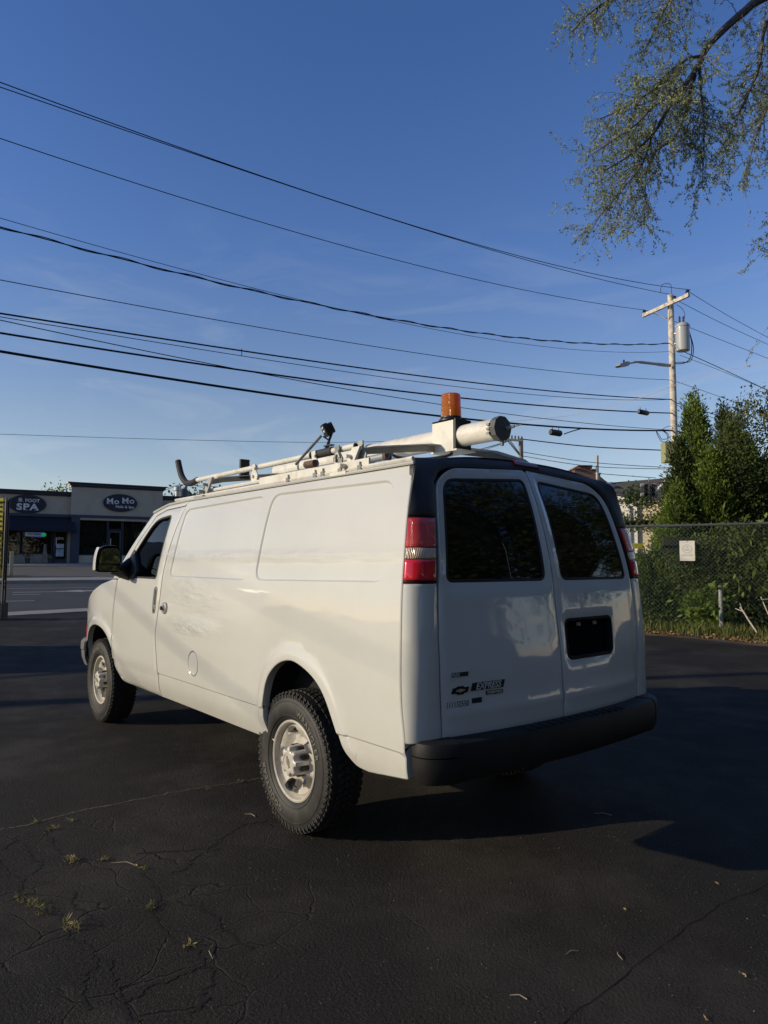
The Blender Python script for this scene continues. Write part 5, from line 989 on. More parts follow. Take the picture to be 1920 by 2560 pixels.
def wire(name, lab, pts, r, start=None, tend=46, twist=0, grp='overhead wires along the street'):
    base = np.array([PT[0], PT[1], 0.]) if start is None else np.array([start[0], start[1], 0.]); TZ = []
    for u, v in pts:
        d = _f+_r2*(u-960)/FPX+_u2*(1280-v)/FPX; k = ((base-CAM)@WN)/(d@WN); p = CAM+d*k; TZ.append((float((p-base)@WD), p[2]))
    TZ = np.array(TZ)
    if start is not None and start[2] > 0: TZ = np.vstack([TZ, [0, start[2]]])
    co = np.polyfit(TZ[:, 0], TZ[:, 1], 2 if len(TZ) < 4 else 3); ts_ = np.linspace(0, tend, 60); b = MB()
    ts_ = ts_ if tend > 40 else np.linspace(TZ[:, 0].min(), tend, 50)
    zt = np.polyval(co, np.minimum(ts_, TZ[:, 0].max()))+np.maximum(ts_-TZ[:, 0].max(), 0)*np.polyval(np.polyder(co), TZ[:, 0].max())
    P = [base+WD*t+np.array([0, 0, z]) for t, z in zip(ts_, zt)]
    b.tube(P, r, 5)
    if twist:
        ts2 = np.linspace(0, tend, 500); z2 = np.interp(ts2, ts_, zt); b.tube([base+WD*t+np.array([0, 0, z])+WN*.03*math.cos(t*3.6)+np.array([0, 0, .03*math.sin(t*3.6)]) for t, z in zip(ts2, z2)], r*.8, 4)
    return tag(obj(name, b, WIREM, None, None), lab, 'wire', grp), co, base
wire('power_line', 'highest overhead wire, running to the right end of the crossarm', [(0, 205), (600, 423), (1100, 583), (1600, 707.7)], .012, AR_+np.array([0, 0, .24]))
wire('power_line', 'overhead wire just under the highest one, ending at the pole top', [(0, 217), (600, 424.5), (1100, 585), (1600, 721.9)], .012, PT+np.array([0, 0, .05]))
wire('power_line', 'overhead wire running to the left end of the crossarm', [(0, 346), (600, 539), (1100, 677.8), (1600, 771.5)], .012, AL+np.array([0, 0, .25]))
wire('power_line', 'thin overhead wire touching the twisted cable from above', [(0, 545), (600, 711.5), (1100, 826), (1600, 881)], .008)
wire('power_line', 'twisted overhead cable below the three crossarm wires', [(0, 567), (600, 719), (1100, 818), (1600, 861)], .015, twist=1)
wire('power_line', 'lone thin overhead wire midway down the pole', [(0, 699.6), (600, 810), (1100, 891), (1600, 946)], .011)
wire('communication_cable', 'upper thick overhead cable with a marker clip', [(0, 783), (600, 876), (1100, 946), (1600, 995)], .022)
wire('communication_cable', 'thin overhead cable hugging the upper thick one', [(0, 792), (600, 889), (1100, 961.5), (1600, 1000)], .010)
wire('communication_cable', 'thin overhead cable crossing the middle thick one', [(0, 800), (600, 924), (1100, 1011), (1600, 1070)], .012, tend=46)
wire('communication_cable', 'middle thick overhead cable with a splice box', [(0, 832), (600, 924.5), (1100, 989), (1600, 1030)], .026)
k_, co_, base_ = wire('communication_cable', 'lowest and thickest overhead cable with a hanging splice case', [(0, 878), (600, 973.5), (1100, 1040), (1600, 1076)], .034)
# wires beyond the pole
def seg(name, lab, pts, r, grp='overhead wires beyond the pole', m=WIREM):
    b = MB(); b.tube(crom([np.array(p, float) for p in pts], 10), r, 5); return tag(obj(name, b, m, None, None), lab, 'wire', grp)
FAR = lambda u, v, d: px(u, v, d)
for (u0, v0, u1, v1, u2, v2, r, lb) in [(1720, 728, 1820, 789, 1935, 852, .012, 'upper wire descending right from the crossarm'), (1680, 744, 1800, 806, 1935, 868, .012, 'second wire descending right from the pole top'), (1617, 776, 1755, 831, 1935, 902, .012, 'third wire descending right behind the transformer'), (1684, 868, 1800, 920, 1935, 983, .018, 'thick cable descending right below the transformer'), (1700, 888, 1800, 926, 1935, 982, .010, 'thin cable beside the thick one descending right'), (1685, 952, 1800, 992, 1935, 1042, .011, 'single wire descending right toward the hedge top'), (1680, 1004, 1800, 1040, 1935, 1080, .02, 'low cable passing behind the hedge tops'), (1682, 1010, 1800, 1050, 1935, 1092, .012, 'lowest thin cable passing behind the hedge tops')]:
    s0 = np.array([PT[0], PT[1], 0]); seg('power_line', lb, [px(u0, v0, 30 if u0 > 1650 else 31), px(u1, v1, 33.5), px(u2, v2, 37.5)], r)
seg('service_wire', 'pale service wire rising to the right across the pole', [px(1180, 1062, 34), px(1420, 1040, 33), px(1480, 1026, 31), px(1600, 995, 28), px(1760, 938, 26), px(1935, 904, 24)], .009, None, mat('service_wire_pale', (.42, .42, .40), .6))
seg('power_line', 'far thin wire just above the work light', [px(-10, 1085, 60), px(400, 1098, 62), px(800, 1106, 64), px(1100, 1100, 66)], .02, None)
# splice cases
def splice(u, v, d, l, r, lab):
    p = px(u, v, d); b = MB(); b.lathe([(0, -l), (r*.7, -l), (r, -l*.85), (r, l*.85), (r*.7, l), (0, l)], lambda X, Y_, H: p+WD*H+WN*X+np.array([0, 0, Y_]), 10, False); o = obj('splice_case', b, BLK, None, 30)
    for s_ in (-.6, .6): c_ = MB(); c_.tube([p+WD*l*s_, p+WD*l*s_+[0, 0, r*1.9]], .012, 5); obj('hanger_clip', c_, BLK, o)
    return tag(o, lab, 'splice case')
splice(1608, 1031, 28.3, .33, .10, 'black splice case on the middle cable near the pole'); splice(1389, 1082, 24.4, .28, .11, 'black splice case hanging under the lowest thick cable')
b = MB(); b.tube([px(1410, 1085, 24.6), px(1430, 1078, 25), px(1455, 1071, 25.3)], .02, 5); tag(obj('splice_tail', b, BLK), 'short cable tail rising from the hanging splice case', 'cable')
lp = MB()
for q, (a_, b2_) in enumerate([(0, 0), (4, 6)]): lp.tube(crom([px(1640, 1076, 29), px(1645+a_, 1090, 29), px(1655, 1104-b2_, 29), px(1668, 1102-b2_, 29), px(1670-a_, 1085, 29), px(1655, 1076, 29)], 6), .014, 5)
lp.tube(crom([px(1655, 1074, 29), px(1670, 1066, 29.5), px(1694, 1065, 30)], 5), .012, 5); tag(obj('cable_loop', lp, BLK), 'slack loops of black cable beside the pole', 'cable')
b = MB(); b.tube([px(604, 872, 20.5), px(604.5, 890, 20.5)], .014, 5); tag(obj('cable_spacer', b, BLK), 'small upright spacer clip joining the two upper cables', 'clip')
# far poles
def far_pole(u, vt, vb, d, r, arms, lab, name='far_utility_pole', m=None):
    T_, B_ = px(u, vt, d), px(u, vb, d); o = empty(name, (T_[0], T_[1], gzp(T_[0], T_[1])), lab, 'utility pole'); b = MB(); b.tube([(T_[0], T_[1], 0), (T_[0], T_[1], T_[2])], [r*1.2, r], 10); obj('pole_shaft', b, m or mat('pole_far_grey', (.26, .24, .21), .85), o, 40)
    for (ul, vl, ur, vr) in arms:
        a0, a1 = px(ul, vl, d-.3), px(ur, vr, d-.3); c = arm_box(a0, a1, .06, .06, mat('arm_far_grey', (.26, .24, .21), .8), 'crossarm', o)
        for q in np.linspace(.03, .97, 6 if len(arms) < 2 and ur-ul > 40 else 4): ii = MB(); p = a0+(a1-a0)*q; ii.tube([p+[0, 0, .06], p+[0, 0, .28]], .05, 6); obj('insulator', ii, INS, c)
    return o
fp = far_pole(1302, 1096, 1200, 44, .15, [(1262, 1098, 1306, 1102)], 'grey pole with a crossarm seen over the van roof')
b = MB(); b.tube([px(1268, 1100, 43.6), px(1299, 1138, 43.8)], .05, 5); b.tube([px(1274, 1100, 43.6), px(1299, 1134, 43.8)], .03, 5); obj('crossarm_brace', b, GREYM, fp)
far_pole(465.6, 1208, 1300, 95, .16, [(447, 1212, 484, 1212.5)], 'small distant pole with crossarm left of the roof hook')
far_pole(1492.5, 1139, 1300, 45, .10, [], 'plain round steel pole in front of the brick building', 'steel_pole', mat('steel_pole_grey', (.35, .34, .31), .5, metal=.3))
for (a_, c_, d_, lb) in [((1306, 1098), (1480, 1117), (1690, 1127), 'thick cable right of the crossarm pole'), ((1306, 1140), (1480, 1166), (1690, 1173), 'upper far cable crossing above the brick gable'), ((1306, 1130), (1480, 1156), (1690, 1170), 'thin far wire above the brick gable'), ((1498, 1184), (1560, 1189), (1640, 1195), 'span wire carrying the traffic signals')]:
    seg('power_line', lb, [px(*a_, 44), px(*c_, 43), px(*d_, 41)], .035 if 'thick' in lb else .02, 'far wires at the crossing')
for q, lb in ((0, 'left'), (9, 'middle'), (22, 'right')): seg('power_line', 'distant wire, %s of the three below the conduit tube end' % lb, [px(1180+q, 1128, 60), px(1240+q*.4, 1112, 50), px(1266+q*.3, 1102, 44)], .02, 'distant wires behind the tube end')
for k, (u0, v0) in enumerate([(400, 1222), (400, 1230)]): seg('power_line', ['upper', 'lower'][k]+' wire left of the small distant pole', [px(u0, v0, 80), px(447, 1213, 95)], .03, 'wires on the small distant pole')
for k, vv in enumerate((1216, 1222)): seg('power_line', ['upper', 'lower'][k]+' wire right of the small distant pole', [px(484, 1213, 95), px(520, vv, 90), px(560, vv+2, 85)], .03, 'wires on the small distant pole')
# ---------------------------------------------------------------- crossing and buildings on the right
def pix_box(name, u0, u1, v0, v1, d, depth, m, par): # upright block: left/right columns at depth d, standing where those rays meet that depth
    a, c = px(u0, (v0+v1)/2, d), px(u1, (v0+v1)/2, d); zt, zb = px(u0, v0, d)[2], px(u0, v1, d)[2]; x_ = c-a; x_[2] = 0; l = np.linalg.norm(x_); x_ /= l; n_ = np.array([fh[0], fh[1], 0]); b = MB(); b.box((0, 0, zb), (l, depth, zt), lambda q, r, z: np.array([*(a+x_*q+n_*r)[:2], z])); return obj(name, b, m, par, None)
BRK = bpy.data.materials.new('brick_red_brown')
def brickmat():
    m, t, b = new_mat('brick_wall'); N = t.nodes; K = t.links.new; tcn = N.new('ShaderNodeTexCoord'); br = N.new('ShaderNodeTexBrick'); br.inputs['Scale'].default_value = 2.2
    g = N.new('ShaderNodeNewGeometry'); s = N.new('ShaderNodeSeparateXYZ'); K(g.outputs['Position'], s.inputs[0]); c = N.new('ShaderNodeCombineXYZ'); ad_ = N.new('ShaderNodeMath'); K(s.outputs[0], ad_.inputs[0]); K(s.outputs[1], ad_.inputs[1]); ad_.operation = 'SUBTRACT'; K(ad_.outputs[0], c.inputs[0]); K(s.outputs[2], c.inputs[1]); K(c.outputs[0], br.inputs['Vector'])
    br.inputs['Color1'].default_value = (.17, .095, .075, 1); br.inputs['Color2'].default_value = (.25, .15, .12, 1); br.inputs['Mortar'].default_value = (.22, .18, .15, 1); br.inputs['Mortar Size'].default_value = .012; n = N.new('ShaderNodeTexNoise'); n.inputs['Scale'].default_value = 3; K(g.outputs['Position'], n.inputs['Vector']); x = N.new('ShaderNodeMixRGB'); x.blend_type = 'MULTIPLY'; x.inputs[0].default_value = .6; K(br.outputs[0], x.inputs[1]); K(n.outputs[1], x.inputs[2]); K(x.outputs[0], b.inputs['Base Color']); b.inputs['Roughness'].default_value = .9; return m
BRM = brickmat()
D0 = 58.
def pp(u, v, d=D0): return px(u, v, d)
BB = empty('brick_building', tuple(pp(1500, 1400)), 'brown brick building with a stepped gable behind the van', 'building')
gable = [(1400, 1420), (1400, 1186), (1437, 1186), (1437, 1171), (1448, 1171), (1448, 1164.5), (1480, 1166.5), (1480, 1174), (1490, 1175), (1490, 1184), (1501, 1184.5), (1501, 1193), (1520, 1206), (1546, 1231), (1546, 1420)]
b = MB(); V = [pp(u, v) for u, v in gable]; V2 = [p+fh*9 for p in V]; n = len(V); b.add(V+V2, [tuple(range(n)), tuple(range(n, 2*n))[::-1]]+[(i, (i+1) % n, n+(i+1) % n, n+i) for i in range(n)]); obj('wall', b, BRM, BB, None)
w_ = pix_box('window', 1516, 1530, 1247, 1310, D0-.1, .3, mat('window_dark', (.012, .014, .018), .1), BB); pix_box('lintel', 1513, 1533, 1242, 1247, D0-.2, .3, mat('lintel_stone', (.36, .31, .26), .8), BB)
for (u0, u1, v) in ((1435, 1450, 1170.5), (1446, 1482, 1164), (1478, 1492, 1173.5), (1489, 1503, 1183.5)): pix_box('coping', u0, u1, v-1.6, v+.6, D0-.3, 9.4, mat('coping_stone', (.22, .17, .15), .8), BB)
b = MB(); b.add([pp(1502, 1192, D0-.3), pp(1548, 1232, D0-.3), pp(1548, 1234.5, D0-.3), pp(1502, 1194.5, D0-.3)], [(0, 1, 2, 3)]); P2 = [p+fh*9 for p in [pp(1502, 1192, D0-.3), pp(1548, 1232, D0-.3)]]; b.add([pp(1502, 1192, D0-.3), pp(1548, 1232, D0-.3), P2[1], P2[0]], [(0, 1, 2, 3)]); obj('roof', b, mat('roof_slate', (.035, .035, .04), .8), BB, None)
# blue-black porch roof
b = MB(); ps = [(1528, 1214), (1551, 1216), (1570, 1231), (1560, 1246), (1552, 1252), (1545, 1250)]; V = [pp(u, v, 55) for u, v in ps]; V2 = [p+fh*3 for p in V]; n = len(V); b.add(V+V2, [tuple(range(n)), tuple(range(n, 2*n))[::-1]]+[(i, (i+1) % n, n+(i+1) % n, n+i) for i in range(n)]); obj('porch_roof', b, mat('porch_navy', (.012, .015, .04), .6), BB, None)
# cream house
HO = empty('cream_house', tuple(pp(1600, 1380, 48)), 'cream sided house with dark shingle roof and white gutters', 'house')
SIDING = mat('siding_cream', (.60, .50, .34), .8, var=.05)
sd0 = px(1546, 1300, 50); sd1 = sd0+14*np.array([math.cos(R(200)), math.sin(R(200)), 0])
def hz_(v, d): return px(1600, v, d)[2]
zT, zB = hz_(1258, 50), -.3
xd_ = (sd1-sd0); xd_[2] = 0; Lh = np.linalg.norm(xd_); xd_ /= Lh; nd_ = np.cross([0, 0, 1.], xd_)
if nd_@fh < 0: nd_ = -nd_
H3 = lambda a, z, o=0.: np.array([*(sd0+xd_*a+nd_*o)[:2], z])
b = MB(); b.box((0, zB, 0), (Lh, zT, 6), lambda a, z, o: H3(a, z, o)); WL_ = obj('wall', b, SIDING, HO, None)
zz_ = zB+.2
k = 0
while zz_ < zT-.1:
    b = MB(); b.box((0, zz_, -.02), (Lh, zz_+.03, .0), lambda a, z, o: H3(a, z, o)); obj('siding_lap', b, SIDING, WL_, None); zz_ += .2; k += 1
b = MB(); b.box((-.2, zT-.03, -.35), (Lh, zT+.16, -.2), lambda a, z, o: H3(a, z, o)); obj('gutter', b, mat('gutter_white', (.75, .73, .66), .6), HO, None)
b = MB(); b.box((-.2, zB, -.30), (1.35, zT+.5, -.05), lambda a, z, o: H3(a, z-(a*.3 if z > zT else 0), o)); obj('corner_board', b, mat('corner_white', (.72, .68, .58), .6), HO, None)
b = MB(); b.tube([H3(.55, zT, -.4), H3(.9, zT-.35, -.42), H3(.95, zB, -.42)], .07, 6); obj('downpipe', b, mat('downpipe_grey', (.30, .30, .30), .6), HO)
RFM = mat('shingles_brown', (.085, .070, .055), .9, var=.25, vscale=2)
rT = hz_(1198, 56)
b = MB(); V = [H3(-3, zT+.15, -.4), H3(Lh+4, zT+.15, -.4), px(1680, 1194, 56), px(1508, 1208, 60)]; V2 = [p-np.array([0, 0, .12]) for p in V]; b.add(V+V2, [(0, 1, 2, 3), (4, 5, 6, 7), (0, 1, 5, 4), (1, 2, 6, 5), (2, 3, 7, 6), (3, 0, 4, 7)]); RF_ = obj('roof', b, RFM, HO, None)
for q in np.linspace(.06, .94, 14):
    a0 = V[0]+(V[3]-V[0])*q; a1 = V[1]+(V[2]-V[1])*q; b = MB(); b.tube([a0+[0, 0, .02], a1+[0, 0, .02]], .018, 4); obj('shingle_course', b, RFM, RF_, None)
b = MB(); b.tube([px(1645, 1222, 45), px(1670, 1196, 45), px(1685, 1214, 45)], .09, 4); obj('gable_trim', b, bpy.data.materials['gutter_white'], HO, None)
b = MB(); b.tube([px(1617, 1254, 46), px(1645, 1222, 46)], .07, 4); obj('gable_trim', b, mat('gable_blue_white', (.45, .48, .5), .6), HO, None)
# street lamp arm behind the hedge
b = MB(); b.tube([px(1657, 1179, 34), px(1668, 1179.5, 34)], .06, 6); b.tube([px(1665, 1179, 34), px(1705, 1174, 34)], [.05, .10], 6); b.tube([px(1672, 1180, 34), px(1690, 1190, 34)], .025, 5); b.tube([px(1705, 1174, 34), px(1712, 1174, 34), np.array([*px(1712, 1174, 34)[:2], 0.])], .09, 6); tag(obj('street_lamp', b, mat('street_lamp_white', (.62, .55, .45), .5)), 'pale street lamp arm poking out left of the hedge', 'street lamp')
# traffic signals
SGM = mat('signal_dark', (.02, .022, .022), .6)
for (u, v0, v1, lb) in ((1613, 1211, 1242, 'left of two dark traffic signal heads'), (1630.5, 1211, 1242, 'right of two dark traffic signal heads hanging by the hedge')):
    o = pix_box('traffic_signal', u-3.4, u+3.4, v0, v1, 40, .2, SGM, None); tag(o, lb, 'traffic signal', 'traffic signals on the span wire')
    for k in range(3):
        vv = v0+5+k*10.4; c = px(u, vv, 39.9); s_ = MB(); s_.lathe([(.115, 0), (.125, -.2), (.115, -.2), (.105, 0)], lambda X, Y_, H: c+_r*X+np.array([0, 0, Y_])+fh*H, 12, False); obj('signal_visor', s_, SGM, o)
    b = MB(); b.tube([px(u, v0, 40.1), px(1622, 1205, 40.1), px(1622, 1194, 40.1)], .03, 5); obj('signal_hanger', b, GREYM, o)
    for vv in (1213, 1237):
        sgn = -1 if u < 1620 else 1; b = MB(); b.lathe([(0, 0), (.13, .02), (.10, .18), (0, .2)], lambda X, Y_, H: px(u+sgn*3.5, vv, 40)+_r*sgn*H+fh*X+np.array([0, 0, Y_]), 10, False); obj('signal_visor', b, mat('visor_grey', (.25, .25, .24), .6), o)
for k, (v0, v1) in enumerate(((1229, 1228), (1238, 1237))): seg('power_line', ['upper', 'lower'][k]+' thin signal cable behind the left signal head', [px(1500, v0+2, 41), px(1560, v0+1, 41), px(1612, v1, 40)], .012, 'signal cables at the crossing')
# parked car behind the fence
CARB = mat('car_blue_dark', (.012, .02, .055), .3, coat=.8); CARG = mat('car_glass', (.10, .14, .18), .06, spec=.8)
cc0 = px(1560, 1440, 23.5); CR = empty('parked_car', (cc0[0], cc0[1], 0), 'dark blue parked car with a yellow number plate behind the fence', 'car')
cxd = _r/np.linalg.norm(_r); Cc = lambda a, b_, z: np.array([*(cc0+cxd*a+fh*b_)[:2], z])
prof_ = [(-1.0, .30), (-1.0, .95), (-.90, 1.20), (-.72, 1.75), (-.60, 1.83), (.60, 1.83), (.72, 1.75), (.9, 1.20), (1.0, .95), (1.0, .30)]
b = MB(); ys_ = [(-.1, .93, .0), (0, 1, 0), (.35, 1, .0), (.8, 1, 0), (3.2, 1, 0), (4.6, .97, -.05)]
V = []
for k, (y, s, dz) in enumerate([(0, .97, 0), (.12, 1, 0), (.55, 1, 0), (3.0, 1, 0), (3.7, 1, 0), (4.8, .95, 0)]):
    for a, z in prof_:
        zz2 = z if z < 1.1 else (min(z, 1.12) if (k == 0 or k >= 4) else z); V.append(Cc(a*s, y, zz2))
n = len(prof_); b.add(V, [(i*n+q, i*n+(q+1) % n, (i+1)*n+(q+1) % n, (i+1)*n+q) for i in range(5) for q in range(n)]+[tuple(range(n)), tuple(5*n+q for q in range(n))[::-1]]); obj('body', b, CARB, CR, 40)
b = MB(); b.add([Cc(-.78, .10, 1.14), Cc(.78, .10, 1.14), Cc(.60, .50, 1.74), Cc(-.60, .50, 1.74)], [(0, 1, 2, 3)]); obj('rear_window', b, CARG, CR, None)
b = MB(); b.box((-.26, -.02, .96), (.26, -.0, 1.10), lambda a, y, z: Cc(a+.1, y-.02, z)); PLT = obj('number_plate', b, mat('plate_frame', (.4, .42, .45), .5), CR, None)
pc = px(1595, 1365, 23.3); b = MB(); b.box((-.17, -.03, -.085), (.17, -.0, .085), lambda a, y, z: pc+_r*a+fh*y+np.array([0, 0, z])); obj('plate_yellow', b, mat('plate_yellow', (.60, .52, .04), .5, var=.3, vscale=20), PLT, None)
for sg in (-1, 1): b = MB(); b.box((-.15, -.03, .85), (.15, 0, 1.05), lambda a, y, z: Cc(a+sg*.80, y, z)); obj('tail_light', b, REDP, CR, None); b = MB(); b.lathe([(0, -.1), (.33, -.1), (.33, .1), (0, .1)], lambda X, Y_, H: Cc(sg*.85+H, .9+X, .33+Y_), 18, False); obj('wheel', b, BLK, CR)
# ---------------------------------------------------------------- fence
f0, f1 = px(1548, 1400, 16.2), px(1920, 1400, 15.0); fd = f1-f0; fd[2] = 0; fd /= np.linalg.norm(fd); FS = np.array([f0[0], f0[1], 0.])-fd*8.0; FL = 8+8.3
zl, zr = px(1548, 1318, 16.2)[2], px(1920, 1307, 15.0)[2]
FE = empty('chain_link_fence', tuple(FS+fd*8), 'green grey chain link fence with a top rail before the hedge', 'fence')
RAILM = mat('fence_rail_green_grey', (.075, .085, .080), .5, var=.15)
def fz(t): return zl+(zr-zl)*(t-8)/4.0 if t > 8 else zl
# top rail in lengths
for t0, t1 in ((0, 5.2), (5.2, 9.25), (9.25, 13.0), (13.0, FL)): b = MB(); b.tube([FS+fd*t0+[0, 0, fz(t0)], FS+fd*t1+[0, 0, fz(t1)]], .031, 8); obj('top_rail', b, RAILM, FE, 40)
for t in (.2, 3.2, 6.2, 15.2): b = MB(); b.tube([FS+fd*t+fh*.05, FS+fd*t+fh*.05+[0, 0, fz(t)-.02]], .03, 8); obj('fence_post', b, RAILM, FE, 40)
b = MB(); pw = .088; nd = int((FL+2.4)/pw)
zmax = 2.30; kk = 1.0
for s_ in (1, -1):
    for i in range(nd):
        x0 = i*pw-(2.35 if s_ > 0 else 0)
        a0, a1 = (x0, x0+zmax) if s_ > 0 else (x0, x0-zmax)
        # clip to the fence length
        def cl(x, z): return x, z
        t0, z0_, t1, z1_ = a0, 0.02, a1, zmax+.02
        if s_ > 0:
            if t1 < 0 or t0 > FL: continue
            if t0 < 0: z0_ += -t0; t0 = 0
            if t1 > FL: z1_ -= t1-FL; t1 = FL
        else:
            if t1 > FL or t0 < 0: continue
            if t1 < 0: z1_ -= -t1; t1 = 0
            if t0 > FL: z0_ += t0-FL; t0 = FL
        off = np.array([*(fh[:2]*-.004*s_), 0]); m0 = FS+fd*t0+off+[0, 0, z0_]; m1 = FS+fd*t1+off+[0, 0, z1_]; b.tube([m0, m1], .0026, 3, False)
tag(obj('chain_link_mesh', b, mat('fence_wire_green', (.065, .10, .09), .5), FE, None), kind='stuff')
b = MB()
for t in np.arange(.1, FL, .24): p = FS+fd*t+[0, 0, fz(t)]; b.tube([p+[0, 0, .05], p-[0, 0, .04]], .004, 4); b.tube([p+[0, 0, .03]+fd*.02, p+[0, 0, .055]+fd*.02], .004, 4)
tag(obj('wire_tie', b, mat('tie_grey', (.3, .32, .3), .5), FE, None), kind='stuff')
# notice on the fence
sg_ = px(1718, 1377, 15.55); b = MB(); fn_ = np.array([fd[1], -fd[0], 0.]); fn_ = fn_ if fn_@(CAM-sg_) > 0 else -fn_; NM = lambda a, c, h: sg_+fd*a+np.array([0, 0, c])+fn_*h
sw2, sh2 = .155, .222
b.box((-sw2, -sh2, -.004), (sw2, sh2, .004), lambda a, c, h: NM(a, c, h)); NT = tag(obj('notice', b, mat('notice_white', (.80, .77, .68), .6, var=.03)), 'white paper notice with a faint circle tied to the chain link fence', 'notice')
PR = mat('notice_print', (.46, .43, .36), .7)
for z in (.185, -.185): b = MB(); b.box((-.125, z-.002, .005), (.125, z+.002, .006), lambda a, c, h: NM(a, c, h)); obj('printed_rule', b, PR, NT, None)
b = MB(); b.lathe([(.088, .005), (.096, .005), (.096, .0062), (.088, .0062)], lambda X, Y_, H: NM(X, Y_+.045, H), 28, False); obj('printed_ring', b, PR, NT, None)
for tx_, sz, x, z in (('THE', .03, 0, .085), ('PARK', .042, 0, .022), ('DISPLAY AREA', .036, 0, -.100)): text('printed_text', tx_, sz, NM(x, z, .0055), fd, (0, 0, 1), .001, PR, NT, bold=.0006)
b = MB(); b.tube([NM(0, .2, .004), NM(0, .215, .012)], .006, 5); obj('cable_tie', b, BLK, NT)
# short steel post and dead branch
gp0 = px(1805, 1592, 14.6); b = MB(); b.tube([(gp0[0], gp0[1], -.05), (gp0[0], gp0[1], 1.03)], .045, 12); tag(obj('steel_post', b, mat('galvanised_spotted', (.26, .27, .26), .6, metal=.2, var=.6, vscale=40)), 'short galvanised steel post standing in front of the fence', 'post')
BRN = mat('dead_branch', (.46, .40, .30), .85, var=.2, vscale=20)
b = MB(); b.tube(crom([px(1893, 1582, 13.4), px(1872, 1551, 13.8), px(1856, 1525, 14.1), px(1850, 1519, 14.2)], 5), [.017]*5+[.015]*5+[.013]*6, 7); b.tube([px(1858, 1528, 14.1), px(1845, 1524, 14.2), px(1838, 1521, 14.3)], [.012, .009, .006], 6); b.tube([px(1858, 1530, 14.1), px(1852, 1515, 14.2), px(1850, 1508, 14.3)], [.012, .008, .005], 6); tag(obj('dead_branch', b, BRN), 'pale forked dead branch leaning by the fence foot', 'branch')
b = MB(); b.tube([px(1902, 1492, 14.6), px(1912, 1515, 14.5), px(1925, 1545, 14.4)], [.010, .012, .013], 6); b.tube([px(1895, 1500, 14.6), px(1925, 1497, 14.5)], .006, 5); tag(obj('dead_branch', b, BRN), 'second pale dead branch at the right edge', 'branch')
# verge: soil, litter and grass
vg = MB(); nS = 26; V = []
edge_ = np.array([(12.2, -6.9), (8, -8.8), (4.8, -10.25), (3.94, -10.6), (3.08, -10.55), (2.14, -10.35), (.5, -11.0), (-3, -12.9)])
E2 = resamp(edge_, .35, False)
for p in E2:
    for k, q in enumerate((-.12, .0, .5, 1.1, 2.4, 4.5)):
        nrm = np.array([-.46, -.886])*1.; pos_ = p+nrm*q; V.append((pos_[0]+RNG.normal(0, .03), pos_[1]+RNG.normal(0, .03), gzp(*p)+[.004, .03, .06, .05, .05, .05][k]+RNG.normal(0, .012)*(k > 0)))
n = 6; vg.add(V, [(i*n+q, i*n+q+1, (i+1)*n+q+1, (i+1)*n+q) for i in range(len(E2)-1) for q in range(n-1)]); tag(obj('verge', vg, SOIL, None, 60), kind='structure')
def along(n, lo=0, hi=1, d0=0., d1=1.):
    t = RNG.uniform(lo, hi, n)*(len(E2)-1); i = np.minimum(t.astype(int), len(E2)-2); f = (t-i)[:, None]; p = E2[i]*(1-f)+E2[i+1]*f; q = RNG.uniform(d0, d1, n)[:, None]; return p+np.array([-.46, -.886])*q
n = 9000; p = along(n, .35, 1, -.05, 1.2); tag(leaves('leaf_litter', np.column_stack([p, .03+abs(RNG.normal(0, .03, n))]), RNG.normal(0, 1, (n, 3))*[1, 1, .35], .06, .035, leafmat('litter_leaf', (.10, .065, .03), (.42, .27, .12), .1), None, .3), 'brown fallen leaves along the foot of the fence', 'leaf litter', kind='stuff')
GR2 = leafmat('verge_grass', (.05, .085, .02), (.24, .24, .07), .35)
n = 15000; p = along(n, .12, 1, .1, 1.5); hgt = RNG.uniform(.05, .3, n)*np.where(RNG.random(n) < .5, 1, .6); den = np.sin(p[:, 0]*2.1)+np.sin(p[:, 0]*.9+1)+RNG.normal(0, .5, n) > -.7; p = p[den]; hgt = hgt[den]; n = len(p)
tag(leaves('verge_grass', np.column_stack([p, hgt*.6+.03]), np.tile([0, 0, 1.], (n, 1)), .26, .018, GR2, None, .28), 'uneven green grass growing along the fence foot', 'grass', kind='stuff')
